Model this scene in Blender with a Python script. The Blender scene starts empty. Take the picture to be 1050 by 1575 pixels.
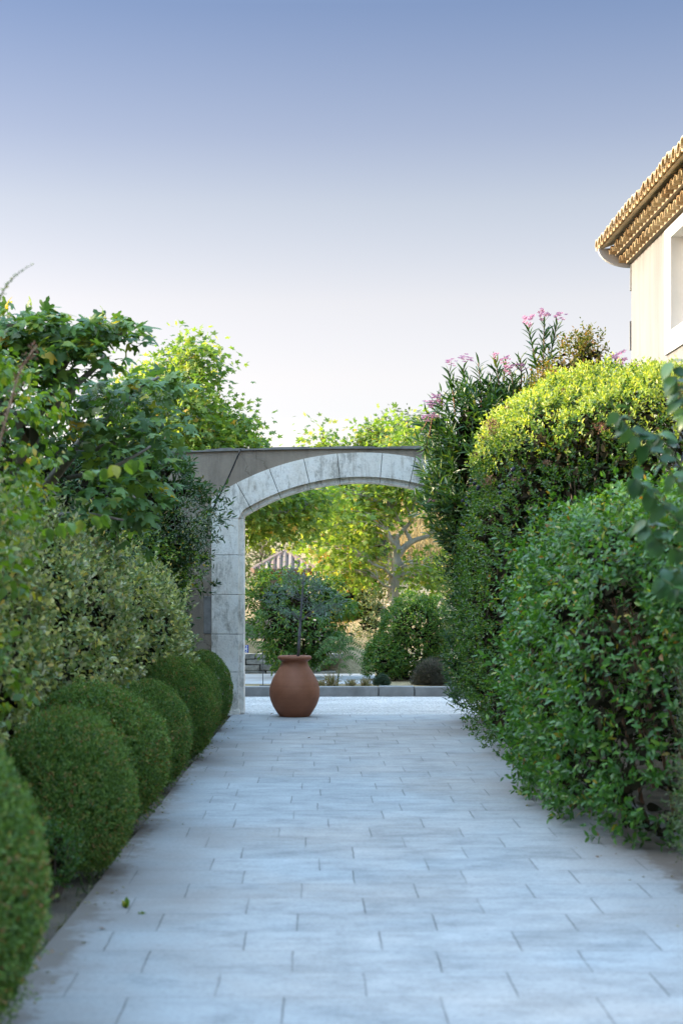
import bpy, bmesh, math, random
import numpy as np
from math import radians as R, sin, cos, pi

S = bpy.context.scene
COL = S.collection
rnd = random.Random(7)
RG = np.random.default_rng(11)

# ------------------------------------------------------------------ camera
F = 2590.0                      # focal length in photo pixels (photo 1050 x 1575)
EYE = 1.575
cam = bpy.data.objects.new('camera', bpy.data.cameras.new('camera'))
COL.objects.link(cam); S.camera = cam
cam.location = (0, 0, EYE); cam.rotation_euler = (R(90), 0, 0)
cd = cam.data
cd.sensor_fit = 'VERTICAL'; cd.sensor_height = 36; cd.sensor_width = 24
cd.lens = F / 1575 * 36
cd.shift_x = (525 - 478) / 1575
cd.shift_y = (895 - 787.5) / 1575
cd.clip_start = .1; cd.clip_end = 3000
cd.dof.use_dof = True; cd.dof.focus_distance = 20.3; cd.dof.aperture_fstop = 2.8

# ------------------------------------------------------------------ sky, sun, exposure
SUN_EL, SUN_AZ = R(15.5), R(-83)        # azimuth measured from +Y towards +X
w = bpy.data.worlds.new('World'); S.world = w; w.use_nodes = True
wn, wl = w.node_tree.nodes, w.node_tree.links
sky = wn.new('ShaderNodeTexSky'); sky.sky_type = 'NISHITA'; sky.sun_disc = False
sky.sun_elevation = SUN_EL; sky.sun_rotation = SUN_AZ
sky.air_density = 1.0; sky.dust_density = 1.2; sky.ozone_density = 1.0
tc = wn.new('ShaderNodeTexCoord'); sx = wn.new('ShaderNodeSeparateXYZ')
rp = wn.new('ShaderNodeValToRGB')        # haze low over the land; upper sky out of view raised to brighten shade
cr = rp.color_ramp; cr.interpolation = 'LINEAR'
stops = [(0.0, (0.25, 0.2, 0.25)), (0.052, (0.2, 0.165, 0.18)), (0.098, (0.145, 0.1185, 0.1291)), (0.1184, (0.158, 0.1216, 0.1223)), (0.1634, (0.1666, 0.1225, 0.1126)), (0.2187, (0.1422, 0.1094, 0.1014)), (0.257, (0.1128, 0.0917, 0.0943)), (0.3266, (0.0758, 0.072, 0.0857)), (0.42, (0.26, 0.25, 0.24)), (0.6, (0.84, 0.82, 0.74)), (1.0, (1.2, 1.18, 1.02))]
while len(cr.elements) < len(stops): cr.elements.new(.5)
for el, (p, c) in zip(cr.elements, stops): el.position = p; el.color = (*c, 1)
mul = wn.new('ShaderNodeMix'); mul.data_type = 'RGBA'; mul.blend_type = 'MULTIPLY'; mul.inputs[0].default_value = 1
wl.new(tc.outputs['Generated'], sx.inputs[0]); wl.new(sx.outputs[2], rp.inputs[0])
wl.new(sky.outputs[0], mul.inputs[6]); wl.new(rp.outputs[0], mul.inputs[7])
sc_ = wn.new('ShaderNodeVectorMath'); sc_.operation = 'SCALE'; sc_.inputs['Scale'].default_value = 4.0
wl.new(mul.outputs[2], sc_.inputs[0]); wl.new(sc_.outputs[0], wn['Background'].inputs[0])
wn['Background'].inputs[1].default_value = .076

sl = bpy.data.lights.new('sun', 'SUN'); sun = bpy.data.objects.new('sun', sl); COL.objects.link(sun)
sl.energy = 2.1; sl.angle = R(.5); sl.color = (1.0, .83, .59)
sun.rotation_euler = (R(90) - SUN_EL, 0, -SUN_AZ + pi)
sun.location = (-30, 5, 20)
S.view_settings.view_transform = 'Standard'; S.view_settings.look = 'None'
S.view_settings.gamma = 1; S.view_settings.use_curve_mapping = False
S.view_settings.exposure = 2.85
S.render.engine = 'CYCLES'
cy = S.cycles
cy.use_denoising = True; cy.denoiser = 'OPENIMAGEDENOISE'
cy.max_bounces = 7; cy.diffuse_bounces = 4; cy.glossy_bounces = 2; cy.transmission_bounces = 4; cy.transparent_max_bounces = 4
cy.caustics_reflective = cy.caustics_refractive = False
cy.sample_clamp_indirect = 6

# ------------------------------------------------------------------ object helpers
def tag(o, label=None, cat=None, group=None, kind=None):
    if label: o['label'] = label
    if cat: o['category'] = cat
    if group: o['group'] = group
    if kind: o['kind'] = kind
    return o

def empty(name, loc, label=None, cat=None, group=None):
    o = bpy.data.objects.new(name, None); COL.objects.link(o); o.location = loc; o.empty_display_size = .2
    return tag(o, label, cat, group)

def link(name, me, parent=None, mats=()):
    for m in mats: me.materials.append(m)
    o = bpy.data.objects.new(name, me); COL.objects.link(o)
    if parent is not None:
        o.parent = parent
        p, off = parent, np.zeros(3)
        while p is not None: off += np.array(p.location); p = p.parent
        o.location = tuple(-off)                    # meshes are written in world coordinates
    return o

def smooth(me):
    me.polygons.foreach_set('use_smooth', [True] * len(me.polygons))

def at(px, py, d):
    return np.array([(px - 478) / F * d, d, EYE - (py - 895) / F * d])

class MB:
    """collects polygons (world coordinates) for one mesh"""
    def __init__(s): s.v = []; s.f = []; s.m = []
    def add(s, vs, fs, mi=0):
        o = len(s.v); s.v += [tuple(map(float, v)) for v in vs]
        s.f += [tuple(i + o for i in f) for f in fs]; s.m += [mi] * len(fs)
    def box(s, x0, x1, y0, y1, z0, z1, mi=0, ch=0, jit=0):
        """box with chamfered edges (ch) and slightly wandering corners (jit)"""
        if ch <= 0:
            vs = [(x, y, z) for x in (x0, x1) for y in (y0, y1) for z in (z0, z1)]
            vs = [tuple(c + rnd.uniform(-jit, jit) for c in v) for v in vs]
            s.add(vs, [(0, 1, 3, 2), (4, 6, 7, 5), (0, 4, 5, 1), (2, 3, 7, 6), (0, 2, 6, 4), (1, 5, 7, 3)], mi)
            return
        bm = bmesh.new()
        vs = [bm.verts.new((x + rnd.uniform(-jit, jit), y + rnd.uniform(-jit, jit), z + rnd.uniform(-jit, jit))) for x in (x0, x1) for y in (y0, y1) for z in (z0, z1)]
        for f in [(0, 1, 3, 2), (4, 6, 7, 5), (0, 4, 5, 1), (2, 3, 7, 6), (0, 2, 6, 4), (1, 5, 7, 3)]:
            bm.faces.new([vs[i] for i in f])
        bmesh.ops.bevel(bm, geom=bm.edges[:], offset=ch, segments=2, affect='EDGES', profile=.6)
        bm.verts.index_update()
        s.add([v.co[:] for v in bm.verts], [[v.index for v in f.verts] for f in bm.faces], mi)
        bm.free()
    def prism_y(s, prof, y0, y1, mi=0):
        """profile [(x, z)...] extruded along Y"""
        n = len(prof)
        s.add([(x, y0, z) for x, z in prof] + [(x, y1, z) for x, z in prof],
              [tuple(range(n)), tuple(range(2 * n - 1, n - 1, -1))] + [(i, i + n, (i + 1) % n + n, (i + 1) % n) for i in range(n)], mi)
    def tube(s, pts, rad, n=6, mi=0, cap=True):
        pts = [np.array(p, float) for p in pts]
        if np.isscalar(rad): rad = [rad] * len(pts)
        vs = []
        ref = np.array([.3, .2, 1.0])
        for i, p in enumerate(pts):
            t = pts[min(i + 1, len(pts) - 1)] - pts[max(i - 1, 0)]
            t = t / (np.linalg.norm(t) + 1e-9)
            a = np.cross(t, ref)
            if np.linalg.norm(a) < .05: a = np.cross(t, (1, 0, 0))
            a /= np.linalg.norm(a); b = np.cross(t, a)
            for k in range(n):
                th = 2 * pi * k / n
                vs.append(p + rad[i] * (cos(th) * a + sin(th) * b))
        fs = [(i * n + k, i * n + (k + 1) % n, (i + 1) * n + (k + 1) % n, (i + 1) * n + k) for i in range(len(pts) - 1) for k in range(n)]
        if cap: fs += [tuple(range(n))[::-1], tuple(range((len(pts) - 1) * n, len(pts) * n))]
        s.add(vs, fs, mi)
    def lathe(s, c, prof, n=48, mi=0):
        """prof [(r, z)...] around the vertical through c"""
        vs = [(c[0] + r * cos(2 * pi * k / n), c[1] + r * sin(2 * pi * k / n), c[2] + z) for r, z in prof for k in range(n)]
        fs = [(i * n + k, i * n + (k + 1) % n, (i + 1) * n + (k + 1) % n, (i + 1) * n + k) for i in range(len(prof) - 1) for k in range(n)]
        s.add(vs, fs, mi)
    def ball(s, c, r, n=6, mi=0, sq=(1, 1, 1)):
        m = n * 2
        vs = [(c[0], c[1], c[2] + r * sq[2])]
        for i in range(1, n):
            for k in range(m):
                a, b = pi * i / n, 2 * pi * k / m
                vs.append((c[0] + r * sq[0] * sin(a) * cos(b), c[1] + r * sq[1] * sin(a) * sin(b), c[2] + r * sq[2] * cos(a)))
        vs.append((c[0], c[1], c[2] - r * sq[2]))
        fs = [(0, 1 + k, 1 + (k + 1) % m) for k in range(m)]
        fs += [(1 + i * m + k, 1 + (i + 1) * m + k, 1 + (i + 1) * m + (k + 1) % m, 1 + i * m + (k + 1) % m) for i in range(n - 2) for k in range(m)]
        e = len(vs) - 1
        fs += [(e, 1 + (n - 2) * m + (k + 1) % m, 1 + (n - 2) * m + k) for k in range(m)]
        s.add(vs, fs, mi)
    def build(s, name, mats, parent=None, sm=False):
        me = bpy.data.meshes.new(name); me.from_pydata(s.v, [], s.f)
        if not isinstance(mats, (list, tuple)): mats = [mats]
        for m in mats: me.materials.append(m)
        me.polygons.foreach_set('material_index', s.m)
        if sm: smooth(me)
        bm = bmesh.new(); bm.from_mesh(me); bmesh.ops.recalc_face_normals(bm, faces=bm.faces); bm.to_mesh(me); bm.free()
        me.update()
        return link(name, me, parent)

# ------------------------------------------------------------------ materials
def newmat(name):
    m = bpy.data.materials.new(name); m.use_nodes = True
    nt = m.node_tree; b = nt.nodes['Principled BSDF']
    return m, nt.nodes, nt.links, b

def ramp(n, stops, interp='LINEAR'):
    r = n.new('ShaderNodeValToRGB'); c = r.color_ramp; c.interpolation = interp
    while len(c.elements) < len(stops): c.elements.new(.5)
    for e, (p, col) in zip(c.elements, stops): e.position = p; e.color = (*col, 1)
    return r

def noise(n, l, vec, scale, detail=4, rough=.55, dist=0):
    t = n.new('ShaderNodeTexNoise'); t.inputs['Scale'].default_value = scale; t.inputs['Detail'].default_value = detail
    t.inputs['Roughness'].default_value = rough; t.inputs['Distortion'].default_value = dist
    if vec is not None: l.new(vec, t.inputs['Vector'])
    return t

def mapping(n, l, scale=(1, 1, 1), coord='Object'):
    c = n.new('ShaderNodeTexCoord'); mp = n.new('ShaderNodeMapping'); mp.inputs['Scale'].default_value = scale
    l.new(c.outputs[coord], mp.inputs[0]); return mp.outputs[0]

def mix(n, l, fac, a, b, mode='MIX'):
    m = n.new('ShaderNodeMix'); m.data_type = 'RGBA'; m.blend_type = mode
    for sock, v in ((m.inputs[0], fac), (m.inputs[6], a), (m.inputs[7], b)):
        if isinstance(v, (int, float)): sock.default_value = v
        elif isinstance(v, tuple): sock.default_value = (*v, 1)
        else: l.new(v, sock)
    return m.outputs[2]

def bump(n, l, b, height, strength, dist=.01):
    bp = n.new('ShaderNodeBump'); bp.inputs['Strength'].default_value = strength; bp.inputs['Distance'].default_value = dist
    l.new(height, bp.inputs['Height']); l.new(bp.outputs[0], b.inputs['Normal'])

def leafmat(name, stops, trans=.3, tcol=None, rough=.45, under=None, spec=.35, clump=.25, clump_scale=1.5):
    """one colour per leaf (random per island), slow variation through the plant, light passing through the blade"""
    m, n, l, b = newmat(name)
    g = n.new('ShaderNodeNewGeometry')
    nz = noise(n, l, mapping(n, l), clump_scale, 2)
    ad = n.new('ShaderNodeMath'); ad.operation = 'MULTIPLY_ADD'
    l.new(nz.outputs[0], ad.inputs[0]); ad.inputs[1].default_value = clump; ad.inputs[2].default_value = -clump / 2
    a2 = n.new('ShaderNodeMath'); a2.operation = 'ADD'; a2.use_clamp = True
    l.new(g.outputs['Random Per Island'], a2.inputs[0]); l.new(ad.outputs[0], a2.inputs[1])
    r = ramp(n, stops); l.new(a2.outputs[0], r.inputs[0])
    c = r.outputs[0]
    if under: c = mix(n, l, g.outputs['Backfacing'], c, under)
    l.new(c, b.inputs['Base Color']); b.inputs['Roughness'].default_value = rough
    b.inputs['Specular IOR Level'].default_value = spec
    if trans > 0:
        t = n.new('ShaderNodeBsdfTranslucent')
        hs = n.new('ShaderNodeMix'); hs.data_type = 'RGBA'; hs.blend_type = 'MULTIPLY'; hs.inputs[0].default_value = 1
        l.new(r.outputs[0], hs.inputs[6]); hs.inputs[7].default_value = (*(tcol or (2.2, 2.0, .7)), 1)
        l.new(hs.outputs[2], t.inputs[0])
        mx = n.new('ShaderNodeMixShader'); mx.inputs[0].default_value = trans
        l.new(b.outputs[0], mx.inputs[1]); l.new(t.outputs[0], mx.inputs[2])
        l.new(mx.outputs[0], n['Material Output'].inputs[0])
    return m

def barkmat(name, c0, c1, scale=14, rough=.9):
    m, n, l, b = newmat(name)
    t = noise(n, l, mapping(n, l, (1, 1, .35)), scale, 5, .65, .6)
    r = ramp(n, [(.3, c0), (.7, c1)]); l.new(t.outputs[0], r.inputs[0]); l.new(r.outputs[0], b.inputs['Base Color'])
    b.inputs['Roughness'].default_value = rough; bump(n, l, b, t.outputs[0], .5, .02)
    return m

def plainmat(name, c, rough=.6, var=.15, scale=20, spec=.3):
    m, n, l, b = newmat(name)
    t = noise(n, l, mapping(n, l), scale, 4)
    r = ramp(n, [(.25, tuple(x * (1 - var) for x in c)), (.75, tuple(min(1, x * (1 + var)) for x in c))])
    l.new(t.outputs[0], r.inputs[0]); l.new(r.outputs[0], b.inputs['Base Color'])
    b.inputs['Roughness'].default_value = rough; b.inputs['Specular IOR Level'].default_value = spec
    return m

M = {}
M['box'] = leafmat('boxwood_leaf', [(0, (0.048, 0.098, 0.020)), (.45, (0.088, 0.172, 0.032)), (.85, (0.150, 0.248, 0.046)), (.93, (0.254, 0.323, 0.071)), (.965, (0.404, 0.244, 0.090)), (1, (0.303, 0.148, 0.066))], .2, clump=.7, clump_scale=3.2)
M['silver'] = leafmat('silverberry_leaf', [(0, (0.052, 0.092, 0.021)), (.45, (0.099, 0.157, 0.033)), (.7, (0.177, 0.237, 0.062)), (.84, (0.376, 0.400, 0.144)), (.95, (0.522, 0.507, 0.217)), (.975, (0.470, 0.389, 0.058)), (1, (0.397, 0.237, 0.058))], .25, under=(.52, .50, .33), rough=.42, spec=.4, clump=.1)
M['vine'] = leafmat('vine_leaf', [(0, (0.054, 0.108, 0.014)), (.5, (0.093, 0.179, 0.021)), (.85, (0.155, 0.245, 0.030)), (.96, (0.263, 0.273, 0.041)), (1, (0.464, 0.316, 0.050))], .38, rough=.4)
M['fig'] = leafmat('fig_leaf', [(0, (0.047, 0.108, 0.029)), (.6, (0.087, 0.174, 0.044)), (.92, (0.159, 0.247, 0.050)), (.985, (0.301, 0.290, 0.044)), (1, (0.476, 0.319, 0.044))], .3, rough=.5)
M['laurel'] = leafmat('laurel_leaf', [(0, (0.017, 0.051, 0.013)), (.6, (0.034, 0.086, 0.019)), (.95, (0.064, 0.128, 0.029)), (1, (0.170, 0.135, 0.034))], .18, rough=.36, spec=.4)
M['fluff'] = leafmat('seed_fluff', [(0, (.30, .33, .25)), (1, (.52, .54, .44))], .4, tcol=(1.2, 1.2, 1.1), rough=.9)
M['plane'] = leafmat('plane_leaf', [(0, (0.070, 0.146, 0.027)), (.5, (0.122, 0.210, 0.043)), (.85, (0.191, 0.273, 0.063)), (.975, (0.280, 0.293, 0.076)), (1, (0.432, 0.280, 0.063))], .5, tcol=(2.2, 1.95, .75), rough=.5)
M['autumn'] = leafmat('autumn_leaf', [(0, (.13, .17, .03)), (.4, (.3, .2, .04)), (1, (.45, .2, .03))], .5, tcol=(1.8, 1.5, .7), rough=.6)
M['bushl'] = leafmat('bush_leaf', [(0, (0.028, 0.084, 0.016)), (.6, (0.060, 0.145, 0.021)), (.9, (0.114, 0.209, 0.028)), (1, (0.213, 0.241, 0.047))], .3, rough=.4, spec=.4)
M['yellowb'] = leafmat('pale_bush_leaf', [(0, (.08, .11, .02)), (.6, (.14, .17, .03)), (1, (.24, .22, .05))], .45, rough=.5)
M['olive'] = leafmat('olive_leaf', [(0, (0.102, 0.196, 0.108)), (.6, (0.174, 0.300, 0.169)), (1, (0.265, 0.416, 0.231))], .15, under=(.24, .29, .27), rough=.5, tcol=(1.5, 1.6, 1.2))
M['lav'] = leafmat('lavender_leaf', [(0, (.06, .07, .055)), (.6, (.11, .115, .09)), (.9, (.16, .14, .14)), (1, (.2, .16, .17))], .1, rough=.8)
M['lavgreen'] = leafmat('santolina_leaf', [(0, (.05, .09, .065)), (1, (.10, .16, .12))], .1, rough=.8)
M['olea'] = leafmat('oleander_leaf', [(0, (0.014, 0.050, 0.014)), (.6, (0.031, 0.082, 0.023)), (.9, (0.054, 0.124, 0.027)), (.965, (0.119, 0.174, 0.033)), (1, (0.238, 0.236, 0.042))], .25, rough=.38, spec=.42)
M['vib'] = leafmat('viburnum_leaf', [(0, (0.019, 0.058, 0.013)), (.6, (0.037, 0.104, 0.019)), (.93, (0.067, 0.146, 0.024)), (1, (0.122, 0.140, 0.032))], .34, tcol=(3.0, 2.4, .6), rough=.38, spec=.42)
M['vibsun'] = leafmat('viburnum_sunlit_young_leaf', [(0, (0.171, 0.265, 0.047)), (.6, (0.296, 0.389, 0.062)), (1, (0.466, 0.466, 0.093))], .4, tcol=(1.6, 1.5, .6), rough=.38, spec=.42)  # young growth, coloured brighter to put sunlight into the hedge top
M['privet'] = leafmat('privet_leaf', [(0, (0.027, 0.089, 0.015)), (.5, (0.047, 0.137, 0.022)), (.85, (0.079, 0.190, 0.026)), (.955, (0.126, 0.229, 0.031)), (.98, (0.294, 0.217, 0.023)), (1, (0.189, 0.089, 0.023))], .3, rough=.38, spec=.42)
M['grey'] = leafmat('myrtle_leaf', [(0, (0.046, 0.085, 0.039)), (.6, (0.085, 0.130, 0.058)), (.93, (0.130, 0.169, 0.072)), (1, (0.260, 0.169, 0.078))], .25, rough=.5)
M['climb'] = leafmat('climber_leaf', [(0, (0.024, 0.070, 0.023)), (.6, (0.042, 0.107, 0.035)), (1, (0.069, 0.146, 0.041))], .28, rough=.36, spec=.45)
M['bronze'] = leafmat('bronze_bush_leaf', [(0, (.05, .075, .016)), (.5, (.09, .115, .022)), (.8, (.16, .12, .03)), (1, (.2, .1, .03))], .4, rough=.5)
M['frond'] = leafmat('frond_leaflet', [(0, (.03, .085, .018)), (1, (.07, .15, .03))], .35, rough=.45)
M['dryw'] = leafmat('dry_weed', [(0, (.22, .18, .09)), (.6, (.32, .27, .14)), (.85, (.12, .16, .05)), (1, (.2, .1, .05))], .3, tcol=(1.2, 1.1, .8), rough=.8)
M['straw'] = leafmat('dry_grass_blade', [(0, (.24, .18, .085)), (.6, (.36, .28, .14)), (.93, (.46, .37, .2)), (1, (.16, .17, .06))], .3, tcol=(1.2, 1.1, .8), rough=.85)
M['turf'] = leafmat('grass_blade', [(0, (.03, .06, .015)), (.7, (.06, .10, .025)), (1, (.18, .15, .06))], .3, rough=.6)
M['pine'] = leafmat('far_tree_leaf', [(0, (.03, .06, .02)), (.6, (.06, .10, .03)), (1, (.10, .14, .04))], .3, rough=.6)
M['pink'] = leafmat('pink_petal', [(0, (.50, .27, .40)), (.6, (.60, .38, .51)), (1, (.70, .54, .63))], .35, tcol=(1.1, .9, 1.0), rough=.6, clump=0)
M['seed'] = leafmat('dry_seed_head', [(0, (.15, .075, .045)), (.6, (.26, .14, .085)), (1, (.34, .2, .13))], .15, tcol=(1.3, 1, .8), rough=.8, clump=0)
M['inner'] = leafmat('inner_shade_dead_leaf', [(0, (.016, .014, .008)), (.7, (.03, .028, .014)), (1, (.06, .045, .022))], 0, rough=.9, spec=.1)  # brown dead leaves, darkened to paint deeper shade inside the bushes
M['berry'] = plainmat('dark_berry', (.012, .012, .03), .35)
M['bark_plane'] = barkmat('plane_bark', (.20, .18, .15), (.50, .47, .41), 9)
M['bark'] = barkmat('brown_bark', (.06, .045, .035), (.17, .13, .10))
M['bark_dark'] = barkmat('dark_bark', (.03, .025, .02), (.09, .07, .055))
M['bark_olive'] = barkmat('olive_bark', (.08, .075, .075), (.19, .18, .18), 30)
M['bark_fig'] = barkmat('fig_bark', (.13, .11, .095), (.26, .23, .2), 20)
M['stem_red'] = barkmat('reddish_stem', (.12, .055, .03), (.22, .11, .06), 30)
M['stem_tan'] = barkmat('tan_stem', (.35, .22, .14), (.5, .35, .24), 30)
M['stem_green'] = barkmat('green_stem', (.08, .11, .04), (.14, .17, .07), 30)

# ------------------------------------------------------------------ foliage engine
def unit(a): return a / (np.linalg.norm(a, axis=-1, keepdims=True) + 1e-9)

class Wave:
    """smooth random field in space, about -1..1"""
    def __init__(s, scale, k=9, seed=0):
        g = np.random.default_rng(seed)
        s.k = unit(g.normal(size=(k, 3))) * g.uniform(.5, 1.6, (k, 1)) * (2 * pi / scale); s.p = g.uniform(0, 2 * pi, k)
    def __call__(s, P): return np.sin(P @ s.k.T + s.p).sum(1) / math.sqrt(len(s.p) / 2) * .6

def ovate(w=.5, fold=.14, droop=.12, belly=.4):
    """small leaf: two folded quads"""
    h = w / 2
    v = np.array([(0, 0, 0), (h * .92, belly * .75, fold * h * 2), (h * .8, belly + .28, fold * h * 1.6), (0, 1, -droop),
                  (-h * .92, belly * .75, fold * h * 2), (-h * .8, belly + .28, fold * h * 1.6)])
    return v, [(0, 1, 2, 3), (0, 3, 5, 4)]

def ovate_hi(w=.55, fold=.12, droop=.25, n=6, belly=.42):
    """larger leaf with a midrib, curved along its length"""
    v = [(0, 0, 0)]; f = []
    for i in range(1, n):
        t = i / n
        ww = w / 2 * (sin(pi * t ** (math.log(.5) / math.log(belly)))) ** .8
        z = -droop * t * t
        v += [(-ww, t, z + fold * ww * 1.6), (0, t, z), (ww, t, z + fold * ww * 1.6)]
    v.append((0, 1, -droop * 1.05)); e = len(v) - 1
    f += [(0, 2, 1), (0, 3, 2)]
    for i in range(n - 2):
        a = 1 + i * 3
        f += [(a, a + 1, a + 4, a + 3), (a + 1, a + 2, a + 5, a + 4)]
    a = 1 + (n - 2) * 3
    f += [(a, a + 1, e), (a + 1, a + 2, e)]
    return np.array(v), f

def lobed(lobes, depth=.45, n=5, droop=.15, base=.12, rnd_tip=False):
    """palmate leaf: lobes [(angle, length)], fan round a centre above the stalk"""
    v = [(0, base + .18, .05)]
    pts = [(0, base)]
    for i, (a, L) in enumerate(lobes):
        c = (0, base + .18)
        def pt(ang, ln): return (c[0] + ln * sin(R(ang)), c[1] + ln * cos(R(ang)))
        if i: 
            a0, L0 = lobes[i - 1]; pts.append(pt((a + a0) / 2, min(L, L0) * depth))
        pts += [pt(a - n, L * .72), pt(a, L), pt(a + n, L * .72)] if not rnd_tip else [pt(a - n * 1.05, L * .6), pt(a - n * .8, L * .85), pt(a, L), pt(a + n * .8, L * .85), pt(a + n * 1.05, L * .6)]
    for x, y in pts: v.append((x, y, -droop * (x * x + (y - base) ** 2)))
    k = len(pts)
    return np.array(v), [(0, 1 + (i + 1) % k, 1 + i) for i in range(k)]

PLANE_T = lobed([(-112, .38), (-56, .62), (0, .72), (56, .62), (112, .38)], .52, 13)
FIG_T = lobed([(-120, .45), (-62, .66), (0, .74), (62, .66), (120, .45)], .62, 17, .35, .12, True)
SMALL = ovate(.46); ROUND = ovate(.62, .16, .15, .45); NARROW = ovate(.3, .2, .1); SLIM = ovate(.16, .35, .18); OLEA_T = ovate_hi(.17, .35, .18, 4)
HI = ovate_hi(.52); HIR = ovate_hi(.64, .14, .3, 6, .38); MID = ovate_hi(.42, .15, .2, 4); MIDR = ovate_hi(.56, .16, .2, 4)
BLADE = (np.array([(-.04, 0, 0), (.04, 0, 0), (.028, .55, -.06), (-.028, .55, -.06), (0, 1, -.25)]), [(0, 1, 2, 3), (3, 2, 4)])

class Leaves:
    def __init__(s): s.V = []; s.L = []; s.LS = []; s.MI = []; s.nv = 0; s.nl = 0
    def add(s, T, P, D, N, size, mi=0, curl=(.5, 1.6)):
        tv, tf = T
        P = np.asarray(P, float); n = len(P)
        if n == 0: return
        D = unit(D); N = unit(N - (N * D).sum(1, keepdims=True) * D); X = np.cross(D, N)
        size = np.broadcast_to(np.asarray(size, float), (n,))[:, None, None]
        cz = RG.uniform(*curl, (n, 1, 1))
        wx = RG.uniform(.85, 1.15, (n, 1, 1))
        V = P[:, None] + size * (tv[None, :, 0:1] * wx * X[:, None] + tv[None, :, 1:2] * D[:, None] + tv[None, :, 2:3] * cz * N[:, None])
        s.V.append(V.reshape(-1, 3))
        fl = np.concatenate([np.array(f) for f in tf]); ln = np.array([len(f) for f in tf])
        off = s.nv + np.arange(n) * len(tv)
        s.L.append((off[:, None] + fl[None]).ravel())
        st = np.concatenate([[0], np.cumsum(ln)[:-1]])
        s.LS.append((s.nl + np.arange(n)[:, None] * ln.sum() + st[None]).ravel())
        s.MI.append(np.full(n * len(tf), mi))
        s.nv += n * len(tv); s.nl += n * ln.sum()
    def twigs(s, T, P, D, length, k, leaf, spread=50, mi=0, up=.5, droop=0., nrm=None, opposite=False, t0=.1):
        """k leaves up each twig (start P, direction D), spiralling or in opposite pairs"""
        n = len(P); D = unit(D)
        a = unit(np.cross(D, unit(RG.normal(size=(n, 3))))); b = np.cross(D, a)
        length = np.broadcast_to(np.asarray(length, float), (n,))[:, None]
        for j in range(k):
            t = t0 + (1 - t0) * (j + RG.uniform(0, .6, (n, 1))) / k
            az = (j * 2.4 if not opposite else (j // 2) * pi / 2 + (j % 2) * pi) + RG.normal(0, .3, (n, 1))
            perp = np.cos(az) * a + np.sin(az) * b
            sp = R(spread) * (1.15 - .55 * j / k) + RG.normal(0, .2, (n, 1))
            d = np.cos(sp) * D + np.sin(sp) * perp + RG.normal(0, .12, (n, 3)); d[:, 2] -= droop
            nn = np.array([0, 0, up]) + RG.normal(0, .5, (n, 3)) + .45 * D
            if nrm is not None: nn = nn + nrm * .4
            s.add(T, P + D * length * t, d, nn, leaf * RG.uniform(.65, 1.15, n) * (1.08 - .3 * j / k), mi)
    def mesh(s, name, mats):
        me = bpy.data.meshes.new(name)
        V = np.concatenate(s.V); L = np.concatenate(s.L); LS = np.concatenate(s.LS); MI = np.concatenate(s.MI)
        me.vertices.add(len(V)); me.vertices.foreach_set('co', V.astype(np.float32).ravel())
        me.loops.add(len(L)); me.loops.foreach_set('vertex_index', L.astype(np.int32))
        me.polygons.add(len(LS)); me.polygons.foreach_set('loop_start', LS.astype(np.int32))
        me.polygons.foreach_set('material_index', MI.astype(np.int32))
        for m in mats: me.materials.append(m)
        me.update(calc_edges=True); me.validate()
        return me
    def build(s, name, mats, parent=None):
        mats = list(mats) if isinstance(mats, (list, tuple)) else [mats]
        while len(mats) < 2: mats.append(mats[0])
        return link(name, s.mesh(name, mats + [M['inner']]), parent)

INNER = 2          # material slot of the dead leaves, darkened to deepen shade inside a bush
CAM = np.array([0, 0, EYE])

def inside(P, b, k=1.0):
    cx, cy_, cz, rx, ry, rz, p = b
    q = np.abs((P - (cx, cy_, cz)) / (rx, ry, rz))
    return (q ** p).sum(1) < k ** p

def shell(blobs, n, zmin=.02, back=.35, rough=.0, wscale=.8, seed=1, depth=.0, keep=None):
    """n points on the outside of a union of superellipsoids, with outward normals"""
    wv = Wave(wscale, seed=seed); wv2 = Wave(wscale * .33, seed=seed + 50)
    areas = np.array([(b[3] * b[4] + b[4] * b[5] + b[3] * b[5]) for b in blobs]); prob = areas / areas.sum()
    Ps, Ns, got, tries = [], [], 0, 0
    while got < n and tries < 40:
        tries += 1
        for b, pr in zip(blobs, prob):
            m = int(n * pr * 2) + 20
            u = unit(RG.normal(size=(m * 3, 3))); p = b[6]; rad = np.array(b[3:6])
            au = np.abs(u); r = 1 / ((au ** p).sum(1) ** (1 / p))
            X = u * r[:, None]
            g = np.sign(X) * np.abs(X) ** (p - 1); gn = unit(g)
            wgt = r ** 2 / np.maximum((gn * u).sum(1), .08) * np.linalg.norm(gn / rad, axis=1)
            N = unit(g / rad); P = X * rad + np.array(b[:3])
            view = ((unit(CAM - P)) * N).sum(1)
            wgt = wgt * np.where(view > -.25, 1, back)
            q = np.quantile(wgt, .97)
            ok = RG.random(m * 3) < wgt / q
            ok &= P[:, 2] > zmin
            for o in blobs:
                if o is not b: ok &= ~inside(P, o, .95)
            if keep is not None: ok &= keep(P)
            P, N = P[ok], N[ok]
            P = P + N * (rough * (.75 * wv(P) + .4 * wv2(P)) - depth * RG.random(len(P)) ** 2)[:, None]
            Ps.append(P); Ns.append(N); got += len(P)
    P = np.concatenate(Ps); N = np.concatenate(Ns); i = RG.permutation(len(P))[:n]
    P, N = P[i], N[i]; k = P[:, 2] > zmin
    return P[k], N[k]

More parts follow.
